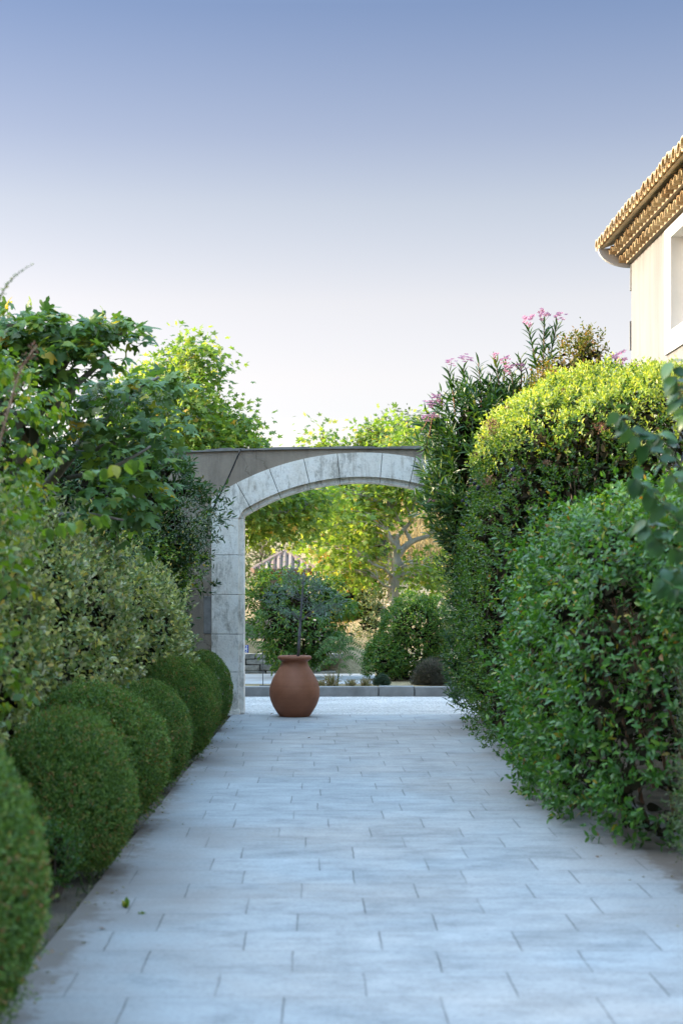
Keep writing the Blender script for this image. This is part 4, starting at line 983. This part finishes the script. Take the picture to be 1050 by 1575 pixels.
gl = MB(); gl.box(HX + .172, HX + .178, WY0 + .07, WY1 - .07, WZ0 + .07, WZ1 - .07); gl.build('pane', M['glass'], wo)
M['curtain'] = plainmat('pale_curtain', (.62, .64, .6), .9, .05, 8)
def barrel(mb, x0, x1, y, z0, z1, r0, r1, th, n=9, mi=0):
    """one canal tile: a half tube from (x0, z0) to (x1, z1), round side up"""
    vs = []
    for (x_, z_, r_) in ((x0, z0, r0), (x1, z1, r1)):
        for rr in (r_, r_ - th):
            for k in range(n): a_ = pi * k / (n - 1); vs.append((x_, y - rr * cos(a_), z_ + rr * .92 * sin(a_)))
    A = lambda e, s_, k: (e * 2 + s_) * n + k
    fs = []
    for k in range(n - 1):
        fs += [(A(0, 0, k), A(1, 0, k), A(1, 0, k + 1), A(0, 0, k + 1)), (A(0, 1, k), A(0, 1, k + 1), A(1, 1, k + 1), A(1, 1, k)), (A(0, 0, k), A(0, 0, k + 1), A(0, 1, k + 1), A(0, 1, k)), (A(1, 0, k), A(1, 1, k), A(1, 1, k + 1), A(1, 0, k + 1))]
    fs += [(A(0, 0, 0), A(0, 1, 0), A(1, 1, 0), A(1, 0, 0)), (A(0, 0, n - 1), A(1, 0, n - 1), A(1, 1, n - 1), A(0, 1, n - 1))]
    mb.add(vs, fs, mi)
PITCH = .215
M['cmortar'] = plainmat('cornice_mortar', (.26, .21, .15), .95, .25, 9)
for k, (ov, z_) in enumerate(((.15, 5.765), (.29, 5.868), )):
    mb = MB(); y = HY0
    i = 0
    while y < HY1 + .02:
        j_ = rnd.uniform(-.012, .012); barrel(mb, HX - ov + j_, HX + .3, y + (PITCH / 2 if k % 2 else 0), z_ + rnd.uniform(-.004, .004), z_, .098, .09, .014); y += PITCH; i += 1
    mb.box(HX - ov + .085, HX + .3, HY0, HY1 + .06, z_ - .006, z_ + .07, 1)       # mortar bed filling the tiles
    mb.build('cornice_row', [M['tile'], M['cmortar']], house)
# roof: cover tiles over channel tiles, rising away from the eave
mb = MB(); y = HY0 - .1; SL = math.tan(R(22))
while y < HY1 + .12:
    for c_ in range(8):
        x0 = 3.74 + c_ * .42; jx = rnd.uniform(-.015, .015)
        barrel(mb, x0 + jx, x0 + .48 + jx, y + rnd.uniform(-.006, .006), 5.992 + (x0 - 3.74) * SL + c_ * .0, 5.992 + (x0 + .48 - 3.74) * SL - .012, .094, .08, .014, 8)
        if c_ == 0: 
            # channel tile between: hollow side up
            vs0 = len(mb.v); barrel(mb, x0 + .03, x0 + .5, y + PITCH / 2, 0, 0, .085, .1, .014, 8)
            for q in range(vs0, len(mb.v)):
                x_, y_, z_ = mb.v[q]; mb.v[q] = (x_, y_, 6.015 + (x_ - 3.74) * SL - z_)
    y += PITCH
mb.add([(3.80, HY0 - .15, 5.955), (3.80, HY1 + .1, 5.955), (7.5, HY1 + .1, 5.955 + 3.7 * SL), (7.5, HY0 - .15, 5.955 + 3.7 * SL), (11.2, HY1 + .1, 5.955), (11.2, HY0 - .15, 5.955)], [(0, 1, 2, 3), (3, 2, 4, 5)])
mb.build('roof', M['tile'], house)
# plastered quarter round closing the cornice at the gable end
mb = MB()
arcp = [(HX + .02 - .44 * cos(t_), 5.965 - .25 * sin(t_)) for t_ in np.linspace(0, pi / 2, 12)]
mb.prism_y(arcp + [(HX + .02, 5.965)], HY1 + .062, HY1 + .13); mb.build('cornice_end', M['white'], house)

# ================================================================== BEYOND THE ARCH
def planetree(name, label, base, tpts, limbs, clusters, nleaf, leaf, mat, bark, r0, group=None, cl_r=.45, T=PLANE_T, droop=.35):
    nleaf, leaf = (nleaf * 1.45, leaf * .76) if T is PLANE_T else (nleaf, leaf)
    """trunk through tpts, limbs to the clusters, leaves massed in loose clusters"""
    o = empty(name, tuple(base), label, 'tree', group)
    mb = MB(); tr = spline([base - np.array([0, 0, .15])] + tpts, 6); cane(mb, tr, r0, r0 * .45, 9)
    nodes = [np.array(tr)[len(tr) // 3:]]
    for lp, ra, rb in limbs:
        q = spline(lp, 6); cane(mb, q, ra, rb, 7); nodes.append(np.array(q)[4:])
    NP = np.concatenate(nodes)
    lv = Leaves()
    for c_ in clusters:
        c_ = np.array(c_); d_ = np.linalg.norm((NP - c_) * [1, 1, 1.4], axis=1) + np.where(NP[:, 2] > c_[2], .6, 0)
        s_ = NP[d_.argmin()]; mid = (s_ + c_) / 2 + np.array([RG.normal(0, .08), RG.normal(0, .08), .12])
        cane(mb, spline([s_, mid, c_], 4), .018, .005, 5)
        k = int(nleaf * RG.uniform(.6, 1.4)); rad = cl_r * RG.uniform(.7, 1.25)
        P = c_ + RG.normal(0, .5, (k, 3)) * rad * [1, 1, .75]
        out = unit(P - c_)
        lv.add(T, P, out + RG.normal(0, .5, (k, 3)) - [0, 0, droop], np.array([0, 0, .9]) + RG.normal(0, .5, (k, 3)), leaf * RG.uniform(.6, 1.25, k), 0, (.3, 2))
    mb.build('trunk', bark, o, sm=True); lv.build('crown', mat, o)
    return o
def blobpts(bl, n, rough=.3, seed=0):
    """cluster centres inside a set of ellipsoids, mostly towards their outside"""
    out = []
    for (c_, r_), k in zip(bl, n):
        u = unit(RG.normal(size=(k, 3))) * RG.uniform(.25, 1, (k, 1)) ** .5
        out.append(np.array(c_) + u * np.array(r_))
    return np.concatenate(out)

# left plane tree: rises behind the wall, catches the sun on its left
b0 = np.array([-2.9, 27.5, .55])
cl_ = blobpts([((-2.2, 27, 3.9), (1.0, 1.2, 1.15)), ((-1.6, 27, 3.5), (.8, 1.1, .9)), ((-1.0, 27.6, 2.85), (.95, .9, .52)), ((-1.95, 27, 5.05), (.3, .4, .3)), ((-.1, 28.4, 3.0), (.6, .8, .35))], (74, 46, 36, 9, 12))
planetree('plane_tree', 'plane tree behind the left part of the wall, its sunlit top yellow green', b0, [(-2.8, 27.4, 2.0), (-2.6, 27.3, 3.2), (-2.4, 27.2, 4.6)],
          [([(-2.8, 27.4, 1.9), (-2.0, 27.3, 2.4), (-.9, 27.5, 2.6), (0, 28, 2.8)], .05, .015), ([(-2.8, 27.4, 2.2), (-3.4, 27.5, 3.0), (-3.9, 27.5, 3.8)], .05, .015), ([(-2.6, 27.3, 3.0), (-2.0, 27.1, 3.6), (-1.6, 27, 4.0)], .04, .012)],
          cl_, 70, .15, M['plane'], M['bark_plane'], .13, 'plane trees beyond the arch')
# right plane tree: mottled trunk with the pollarded fork seen through the arch
DT = 31.0; b1 = np.array([at(604, 0, DT)[0], DT, tz(1.5, DT)])
cl_ = blobpts([((.55, 31, 2.7), (.85, 1.0, .95)), ((1.2, 31.3, 3.35), (1.0, 1.0, .6)), ((2.0, 31, 1.75), (.5, .8, .3)), ((1.9, 31.2, 3.25), (.7, .9, .35)), ((1.75, 31, 4.15), (.28, .4, .5)), ((2.6, 31, 3.1), (.5, .8, .6)), ((.62, 31, 1.85), (.5, .7, .28))], (34, 20, 12, 14, 9, 10, 11))
planetree('plane_tree', 'plane tree with a pale forked trunk and a crooked right limb, seen through the arch', b1,
          [at(603, 935, DT), at(606, 895, DT), at(610, 862, DT), at(610, 845, DT), at(608, 828, DT)],
          [([at(611, 855, DT), at(618, 845, DT), at(635, 832, DT), at(660, 824, DT)], .085, .035), ([at(612, 868, DT), at(630, 864, DT), at(662, 858, DT)], .04, .02), ([at(609, 842, DT), at(600, 830, DT - .2), at(597, 818, DT - .2)], .055, .03),
           ([at(608, 828, DT), at(620, 815, DT), at(632, 800, DT), at(636, 775, DT)], .05, .02), ([at(632, 832, DT), at(622, 815, DT + .1), at(612, 798, DT), at(604, 780, DT)], .045, .015), ([at(606, 890, DT), at(590, 875, DT - .3), at(572, 868, DT - .4)], .035, .012), ([at(632, 800, DT), (1.7, 31, 3.3), (1.75, 31, 4.3)], .025, .008),
           ([at(604, 905, DT), at(590, 900, DT - .3), at(580, 890, DT - .3)], .025, .01), ([at(636, 775, DT), at(648, 765, DT), at(670, 760, DT)], .02, .008)],
          cl_, 40, .16, M['plane'], M['bark_plane'], .135, 'plane trees beyond the arch')
# middle plane tree, farther back, several dark stems
DM = 37.0; b2 = np.array([at(588, 0, DM)[0], DM, tz(1.5, DM)])
cl_ = blobpts([((.5, 37, 3.3), (1.3, 1.3, .95)), ((.9, 37.2, 3.3), (.8, 1.0, .6)), ((.25, 37, 4.55), (.3, .4, .6)), ((1.5, 37, 4.6), (.45, .5, .5)), ((-.6, 37, 3.4), (.9, 1, .7)), ((.95, 37, 2.3), (.55, 1, .4)), ((1.1, 37, 4.1), (.9, .8, .35))], (40, 18, 9, 14, 20, 18, 16))
planetree('plane_tree', 'plane tree with several dark leaning stems up the slope, between the other two', b2, [at(588, 850, DM), at(586, 800, DM), at(580, 760, DM)],
          [([at(588, 850, DM), at(578, 800, DM), at(565, 765, DM), at(555, 745, DM)], .08, .03), ([at(586, 810, DM), at(590, 780, DM), at(592, 745, DM)], .06, .03), ([at(588, 840, DM), at(600, 800, DM), at(606, 770, DM)], .05, .02), ([at(580, 790, DM), at(540, 790, DM), at(515, 800, DM)], .04, .015), ([at(580, 760, DM), at(545, 715, DM), (.28, 37, 4.6)], .03, .01), ([at(592, 745, DM), at(585, 700, DM), at(580, 670, DM)], .03, .01)],
          cl_, 46, .17, M['plane'], M['bark_dark'], .14, 'plane trees beyond the arch')
# small turning tree: orange leaves near the pavilion roof
DA = 33.0; b3 = np.array([at(505, 0, DA)[0], DA, tz(.3, DA)])
cl_ = np.array([at(px_, py_, DA) for px_, py_ in ((498, 848), (505, 858), (512, 850), (508, 866), (509, 880), (504, 893), (520, 885), (515, 868), (530, 870), (525, 895), (540, 885))])
planetree('turning_tree', 'small tree with orange autumn leaves beside the tiled pavilion roof', b3, [at(505, 930, DA), at(505, 890, DA), at(503, 860, DA)], [], cl_, 36, .11, M['autumn'], M['bark_dark'], .04, None, .28)

def round_bush(name, label, blobs, n, T, leaf, mat, seed, loc, k=6, tw=.2, cat='bush', **kw):
    lv = shrub_leaves(blobs, n, T, leaf, k, tw, seed=seed, **kw); return shrub(name, label, cat, lv, mat, loc)
# big drooping bush behind the jar
BL = [(-.22, 25.6, .93, .66, .6, .72, 2.2), (-.55, 25.7, 1.25, .42, .5, .5, 2.1), (.15, 25.6, 1.1, .42, .5, .58, 2.1), (-.1, 25.5, .55, .42, .4, .35, 2)]
o = round_bush('drooping_bush', 'big drooping leafy bush across the gravel, right behind the jar and olive tree', BL, 1050, NARROW, .095, M['bushl'], 91, (-.2, 25.6, .11), depth=.2, rough=.16, droop=.5, gap=-.9, jit=.6, zmin=.2, filln=700, fill_size=1.8, wscale=.6)
mb = MB()
for k in range(9): mb.tube(spline([(-.2 + .05 * sin(k), 25.6 + .05 * cos(k), .05), (-.2 + .2 * sin(k * 2), 25.6 + .15 * cos(k * 2), .5), (-.2 + .45 * sin(k * 2), 25.6 + .3 * cos(k * 2), 1.2)], 5), list(np.linspace(.02, .006, 11)), 6)
mb.build('stems', M['bark_dark'], o)
BR = [(1.56, 25.4, .60, .50, .6, .78, 2.6), (1.14, 25.1, .36, .36, .42, .40, 2.1), (1.78, 25.4, .85, .33, .5, .5, 2.3)]
o = round_bush('dome_bush', 'dense dome shaped evergreen bush behind the kerb, to the right of the fern like seedling', BR, 2600, SMALL, .044, M['bushl'], 92, (1.45, 25.4, .11), depth=.1, rough=.05, gap=-1.2, filln=1600, fill_size=2.2, zmin=.16, wscale=.6, jit=.3, tw=.13)
mb = MB()
for k in range(7): mb.tube(spline([(1.45 + .08 * sin(k), 25.3 + .05 * cos(k), .05), (1.45 + .25 * sin(k * 2), 25.3 + .15 * cos(k * 2), .45), (1.45 + .4 * sin(k * 2), 25.3 + .3 * cos(k * 2), .9)], 5), list(np.linspace(.025, .008, 11)), 6)
mb.build('stems', M['bark_dark'], o)
round_bush('pale_bush', 'sunlit pale yellow bush on the slope between the drooping bush and the pale trunk', [(.75, 33.2, 1.25, .55, .6, .5, 2.1), (.45, 33.6, 1.0, .4, .5, .5, 2.1), (1.05, 33.4, 1.55, .35, .4, .35, 2)], 620, SMALL, .09, M['yellowb'], 93, (.7, 33.3, .6), depth=.2, rough=.15, gap=-.7, filln=350)
round_bush('grey_bush', 'greyish twiggy bush at the foot of the pale tree trunk', [(1.08, 29.6, .95, .3, .4, .5, 2.1)], 330, SMALL, .05, M['grey'], 94, (1.05, 29.6, .4), depth=.2, rough=.12, gap=-.6, filln=160)
# lavender mound, little santolina
def spikes(name, label, c_, rx, rz, n, ln, mat, cat, extra=None):
    u = unit(RG.normal(size=(n, 3))); u[:, 2] = np.abs(u[:, 2]) * .9 + .08; u = unit(u)
    P = np.array(c_) + u * [rx * .35, rx * .35, rz * .3]
    L = RG.uniform(.75, 1.1, n)
    lv = Leaves()
    tip = np.array(c_) + u * [rx, rx, rz] * L[:, None]
    D = tip - P
    ln_ = np.linalg.norm(D, axis=1)
    lv.add((BLADE[0] * [.55, 1, .6], BLADE[1]), P, D, RG.normal(size=P.shape), ln_)
    lv.twigs(SLIM, tip - D * .45, D, ln_ * .45, 6, ln, 30)
    return shrub(name, label, cat, lv, mat, tuple(c_))
spikes('lavender_bush', 'grey purple lavender mound on the kerb beside the dark hedge', (1.72, 23.95, .10), .31, .40, 1500, .035, M['lav'], 'bush')
spikes('santolina_bush', 'tiny blue green cushion plant sitting on the kerb edge', (.995, 23.8, .11), .125, .17, 600, .025, M['lavgreen'], 'plant')
# fern like seedlings
def seedling(name, label, base, top, fronds):
    o = empty(name, tuple(base), label, 'seedling', None); mb = MB(); lv = Leaves()
    st_ = spline([base, (np.array(base) + top) / 2 + np.array([.01, 0, 0]), top], 6); cane(mb, st_, .011, .005, 6)
    for t_, ax, ln, dr in fronds:
        s_ = np.array(st_[min(int(t_ * 12), 12)]); d_ = np.array([cos(ax), .35 * sin(ax), 0])
        q = np.array(spline([s_, s_ + d_ * ln * .5 + [0, 0, ln * .18], s_ + d_ * ln + [0, 0, -dr * ln]], 7)); cane(mb, q, .004, .0015, 5)
        T = unit(np.gradient(q, axis=0))
        for sd in (-1, 1):
            side = unit(np.cross(T, [0, -.8, .6])) * sd; n_ = len(q) - 2
            lv.add(NARROW, q[2:], side[2:] + .35 * T[2:] - [0, 0, .15], np.array([0, -.7, .7]) + RG.normal(0, .15, (n_, 3)), np.linspace(.11, .06, n_) * ln / .4)
    mb.build('stem', M['stem_green'], o); lv.build('leaves', M['frond'], o)
seedling('tree_of_heaven', 'fern like seedling with long feathery fronds growing at the kerb right of the jar', (at(519, 0, 23.75)[0], 23.75, .10), at(522, 985, 23.75), [(.95, .3, .32, .1), (.95, 2.6, .3, .15), (.8, -.25, .36, .1), (.75, 3.4, .34, .2), (.6, .15, .34, .25), (.55, 2.9, .3, .3), (1, 1.3, .22, -.6), (.45, .6, .2, .5), (.85, 5.0, .25, .2)])
seedling('tree_of_heaven', 'light green seedling fronds showing just right of the stone pier', (at(360, 0, 24.6)[0], 24.6, .11), at(362, 968, 24.6), [(.95, .05, .30, .15), (.8, .2, .34, .3), (1, -.2, .26, -.1), (.9, 3.2, .3, .2)])
# dry weeds along the kerb
wg = 'dry weeds along the kerb'
for px_, w_, h_, lab in ((510, .13, .22, 'straw coloured weed at the foot of the fern like seedling'), (540, .11, .12, 'reddish low weed lying on the kerb right of the seedling'), (562, .12, .13, 'thin dry weed tuft at the left foot of the dome bush'), (494, .10, .11, 'low straw weed just right of the jar on the kerb')):
    x_ = at(px_, 0, 23.7)[0]; k = 90
    P = np.array([x_, 23.72, .115]) + RG.normal(0, .3, (k, 3)) * [w_, .1, 0]
    lv = Leaves(); lv.add(BLADE, P, RG.normal(0, .4, (k, 3)) + [0, 0, 1], RG.normal(size=(k, 3)), h_ * RG.uniform(.4, 1.1, k))
    lv.twigs(SMALL, P[:40], RG.normal(0, .5, (40, 3)) + [0, 0, 1], h_ * .8, 4, .025)
    shrub('dry_weed', lab, 'weed', lv, M['dryw'], (x_, 23.72, .115), wg)
# stone retaining walls at the left
M['rubble'] = None
m, n, l, b = newmat('dry_stone'); g_ = n.new('ShaderNodeNewGeometry'); v = mapping(n, l); t = noise(n, l, v, 6, 7, .7)
r = ramp(n, [(0, (.22, .21, .185)), (.5, (.32, .305, .265)), (1, (.42, .40, .35))]); l.new(g_.outputs['Random Per Island'], r.inputs[0])
r2 = ramp(n, [(.35, (.4, .4, .38)), (.6, (1.1, 1.1, 1.1))]); l.new(t.outputs[0], r2.inputs[0]); l.new(mix(n, l, .8, r.outputs[0], r2.outputs[0], 'MULTIPLY'), b.inputs['Base Color'])
b.inputs['Roughness'].default_value = .95; bump(n, l, b, t.outputs[0], .8, .03); M['rubble'] = m
def drywall(label, y0, zb, hts, x0, x1, dep):
    mb = MB(); z = zb
    for h_ in hts:
        x = x0
        while x < x1:
            L = rnd.uniform(.3, .62); mb.box(x, x + L - .012, y0 + rnd.uniform(-.02, .02), y0 + dep, z + .004, z + h_ - .004, 0, .014, .008); x += L
        z += h_
    mb.box(x0 + .05, x1 - .05, y0 + .05, y0 + dep - .03, zb, z - .02, 1)
    return tag(mb.build('stone_wall', [M['rubble'], M['mortar']]), label, 'stone wall')
drywall('low dry stone wall across the driveway, seen between the pier and the jar', 26.8, .08, (.075, .10, .085, .095), -5.2, .1, .42)
drywall('second dry stone wall stepped back above the low one, behind the blue sign', 28.6, .5, (.10, .12, .11, .1), -5.2, .0, .4)
tag(sheet('terrace', np.linspace(-5.2, .0, 6), [27.2, 28, 28.62], lambda X, Y: .585 + 0 * X, M['hill']), None, None) if False else None
# blue sign on a stake in front of the upper wall
M['blue'] = plainmat('blue_enamel', (.02, .035, .34), .35, .05, 5)
M['lettering'] = plainmat('white_lettering', (.8, .8, .8), .5, .02)
M['iron'] = plainmat('grey_iron', (.09, .09, .09), .6)
SD = 26.6
sg = empty('blue_sign', (at(374, 0, SD)[0], SD, .115), 'small blue sign with white figures half hidden by the stone pier', 'sign')
p_ = at(382.3, 1004.3, SD); q_ = at(365, 992, SD)
mb = MB(); mb.box(q_[0], p_[0], SD - .008, SD + .004, p_[2], q_[2], 0, .002); mb.build('plate', M['blue'], sg)
mb = MB(); xm = (q_[0] + p_[0]) / 2; mb.box(xm - .012, xm + .012, SD + .005, SD + .03, .08, q_[2] - .01); mb.build('stake', M['iron'], sg)
for txt, zt in (('22', p_[2] + .066), ('22', p_[2] + .008)):
    cu = bpy.data.curves.new('lettering', 'FONT'); cu.body = txt; cu.size = .078; cu.extrude = .001; cu.align_x = 'RIGHT'; cu.offset = .002
    tmp = bpy.data.objects.new('lettering_curve', cu); COL.objects.link(tmp); bpy.context.view_layer.update()
    lm = bpy.data.meshes.new_from_object(tmp.evaluated_get(bpy.context.evaluated_depsgraph_get())); bpy.data.objects.remove(tmp)
    lm.materials.clear(); lm.materials.append(M['lettering'])
    o = bpy.data.objects.new('lettering', lm); COL.objects.link(o); o.parent = sg
    o.rotation_euler = (R(90), 0, 0); o.location = (p_[0] - .014 - sg.location[0], -.0095, zt - sg.location[2])
mb = MB(); px_ = at(404.5, 0, 23.7)[0]
mb.tube([(px_, 23.7, .08), (px_ - .004, 23.7, .4), (px_ - .008, 23.7, .62)], .006, 8); mb.box(px_ - .05, px_ + .18, 23.66, 23.74, .1, .122, 0, .004)
tag(mb.build('iron_rod', M['iron'], sm=False), 'thin upright iron rod standing on the kerb left of the jar', 'rod')

# tiled pavilion far behind
PV_ = empty('pavilion', (-.85, 56, 0), 'small pale pavilion with a tiled roof and red eaves, far behind the olive tree', 'pavilion')
M['redwood'] = plainmat('red_eaves', (.22, .05, .035), .7)
M['greytile'] = None
m, n, l, b = newmat('weathered_tile'); g_ = n.new('ShaderNodeNewGeometry'); r = ramp(n, [(0, (.17, .135, .115)), (.6, (.25, .205, .18)), (1, (.20, .13, .10))]); l.new(g_.outputs['Random Per Island'], r.inputs[0]); l.new(r.outputs[0], b.inputs['Base Color']); b.inputs['Roughness'].default_value = .9; M['greytile'] = m
pc = at(487, 877, 55.0); xr, ze = pc[0], pc[2]; xl = xr - 2.1; yf, yb = 55.0, 57.1
mb = MB(); mb.box(xl + .35, xr - .35, yf + .35, yb - .35, -.6, ze - .18); mb.build('wall', M['house'], PV_)
mb = MB(); mb.box(xl + .08, xr - .08, yf + .08, yb - .08, ze - .181, ze - .03); mb.build('eaves', M['redwood'], PV_)
mb = MB(); apex = np.array([(xl + xr) / 2, (yf + yb) / 2, ze + .62])
cs_ = [np.array(c_) for c_ in ((xl, yf, ze), (xr, yf, ze), (xr, yb, ze), (xl, yb, ze))]
for i in range(4):
    a_, b_ = cs_[i], cs_[(i + 1) % 4]; mb.add([a_ + (0, 0, -.03), b_ + (0, 0, -.03), apex + (0, 0, -.03)], [(0, 1, 2)])
    nT = 11
    for k in range(nT):
        t_ = (k + .5) / nT; e0 = a_ + (b_ - a_) * t_; lim = 1 - abs(2 * t_ - 1)
        mid = (a_ + b_) / 2; e1 = e0 + (apex - mid) * lim * .98
        if lim > .08: mb.tube([e0 + (e0 - e1) * .02, e1], .085, 7)
    mb.tube([a_, apex], .1, 7)
mb.build('roof', M['greytile'], PV_)

# trees and scrub on the hillside that close the view
fg = 'trees on the far hillside'
far = [(-6.5, 45, 3.4, 2.6, 'M', 'pine'), (-3.6, 49, 3.0, 2.3, 'M', 'pine'), (-1.9, 64, 3.4, 2.6, 'M', 'pine'), (.8, 62, 3.0, 2.3, 'M', 'pine'), (5.6, 46, 3.2, 2.5, 'M', 'pine'), (3.6, 60, 2.6, 2.2, 'M', 'pine'), (-9.5, 52, 3.6, 2.8, 'M', 'pine'), (8.5, 52, 3.0, 2.5, 'M', 'pine')]
labs = ['bushy green tree far left behind the wall and hedges', 'rounded tree left of the pavilion, hidden mostly by the left plane tree', 'broad dark tree behind the pavilion roof', 'dark tree at the top of the dry slope, above the drooping bush', 'green tree on the slope behind the oleander', 'rounded tree at the skyline over the dry grass beside the pale trunk', 'large tree farthest left on the hillside', 'tree on the hillside farthest right behind the house']
for (x_, y_, h_, w_, _, mt), lab in zip(far, labs):
    z0 = tz(x_, y_); c_ = blobpts([((x_, y_, z0 + h_ * .62), (w_ * .5, w_ * .5, h_ * .36))], (34,))
    planetree('hillside_tree', lab, np.array([x_, y_, z0]), [(x_ + .05, y_, z0 + h_ * .3), (x_, y_, z0 + h_ * .6)], [], c_, 46, .17, M[mt], M['bark_dark'], .12, fg, .6, SMALL)
# unseen hedge added on the left to keep the gravel yard in shade
lv = shrub_leaves([(-5.6, 22.6, 1.5, 1.0, 2.4, 1.75, 3), (-6.2, 25.0, 1.4, 1.2, 2.2, 1.5, 3)], 2000, SMALL, .10, 5, .25, rough=.25, depth=.2, seed=48, fill_size=3.4, back=1, filln=7000)
shrub('yard_shade_hedge', 'unseen tall hedge added beyond the wall to shade the gravel yard', 'hedge', lv, M['laurel'], (-6, 25, 0))

# dry grass on the slope, turf tufts in the bed
n_ = 26000
X = RG.uniform(.2, 6.5, n_); Y = RG.uniform(28.5, 50, n_); Z = terrain(X[None], Y[None])[0]
pt = Wave(1.6, seed=5)(np.stack([X, Y, 0 * X], 1)) + .35 * Wave(.5, seed=6)(np.stack([X, Y, 0 * X], 1)); dens = np.where(Y > 36, -.4, .55)
k = pt > dens; P = np.stack([X, Y, Z], 1)[k]
lv = Leaves(); lv.add((BLADE[0] * [.8, 1, 1], BLADE[1]), P, RG.normal(0, .35, P.shape) + [0, 0, 1], RG.normal(size=P.shape), RG.uniform(.15, .5, len(P)) * np.where(P[:, 1] > 36, 1.3, .6))
tag(lv.build('dry_grass', M['straw']), 'dry straw coloured grass on the sunlit slope beyond the arch', 'grass', kind='stuff')
Y = RG.uniform(5.5, 10, 500); X = np.array([lx(y_) for y_ in Y]) - RG.uniform(.0, .25, 500) ** 1.3
P = np.stack([X, Y, 0 * X - .045], 1); k = Wave(.4, seed=3)(P) > .1; P = P[k]
lv = Leaves(); lv.add(BLADE, P, RG.normal(0, .6, P.shape) + [0, 0, .8], RG.normal(size=P.shape), RG.uniform(.03, .09, len(P)))
lv.twigs(SMALL, P[:60], RG.normal(0, .6, (60, 3)) + [0, 0, .6], .05, 4, .016)
tag(lv.build('bed_grass', M['turf']), 'sparse grass and weeds in the soil between the paving edge and the box balls', 'grass', kind='stuff')
n_ = 420; Y = RG.uniform(5.5, 19.5, n_); left = RG.random(n_) < .6
X = np.where(left, np.array([lx(y_) for y_ in Y]) + np.abs(RG.normal(0, .10, n_)) - .04, 2.1 - np.abs(RG.normal(0, .22, n_)))
P = np.stack([X, Y, np.full(n_, .004)], 1); lv = Leaves()
lv.add(SMALL, P, RG.normal(size=P.shape) * [1, 1, .08], RG.normal(0, .2, P.shape) + [0, 0, 1], RG.uniform(.008, .026, n_))
tag(lv.build('leaf_litter', M['dryw']), 'crumbs of dead leaf and clippings strewn along both edges of the paving', 'litter', kind='stuff')
# weed sprouting from a joint, fallen leaves
for px_, py_, h_, lab in ((194, 1396, .05, 'tiny green weed sprouting from a paving joint near the left edge'), (216, 1406, .02, 'very small weed speck just right of the bigger sprout on the paving')):
    d_ = F * EYE / (py_ - 895); p_ = at(px_, py_, d_); lv = Leaves(); k = 14
    lv.add(SMALL, np.repeat(p_[None], k, 0) + RG.normal(0, .008, (k, 3)) * [1, 1, 0], RG.normal(0, .7, (k, 3)) + [0, 0, .8], RG.normal(size=(k, 3)), h_ * RG.uniform(.5, 1.1, k))
    tag(lv.build('paving_weed', M['vine']), lab, 'weed')
M['deadleaf'] = plainmat('dead_leaf', (.16, .09, .05), .8)
dl = Leaves(); dl.add(HI, np.zeros((1, 3)), np.array([[1., 0, 0]]), np.array([[0, 0, 1.]]), .045); dl_me = dl.mesh('dead_leaf', [M['deadleaf']])
for k, (px_, py_, lab) in enumerate(((915, 1318, 'curled brown leaf on the paving in front of the glossy hedge'), (152, 1430, 'small brown leaf on the paving by the left bed'), (383, 1071, 'reddish leaf at the foot of the kerb beside the stone pier'), (420, 1098, 'dark leaf speck on the gravel left of the jar'), (478, 1135, 'leaf speck on the paving below the jar'), (735, 1116, 'leaf on the paving near the foot of the right pier'), (716, 1110, 'small leaf left of the one near the right pier'))):
    d_ = F * EYE / (py_ - 895); p_ = at(px_, py_, d_)
    o = bpy.data.objects.new('dead_leaf', dl_me); COL.objects.link(o); o.location = (p_[0], p_[1], .006); o.rotation_euler = (rnd.uniform(-.15, .15), rnd.uniform(-.15, .1), rnd.uniform(0, 6)); s_ = rnd.uniform(.7, 1.3); o.scale = (s_,) * 3
    tag(o, lab, 'leaf', 'fallen leaves')
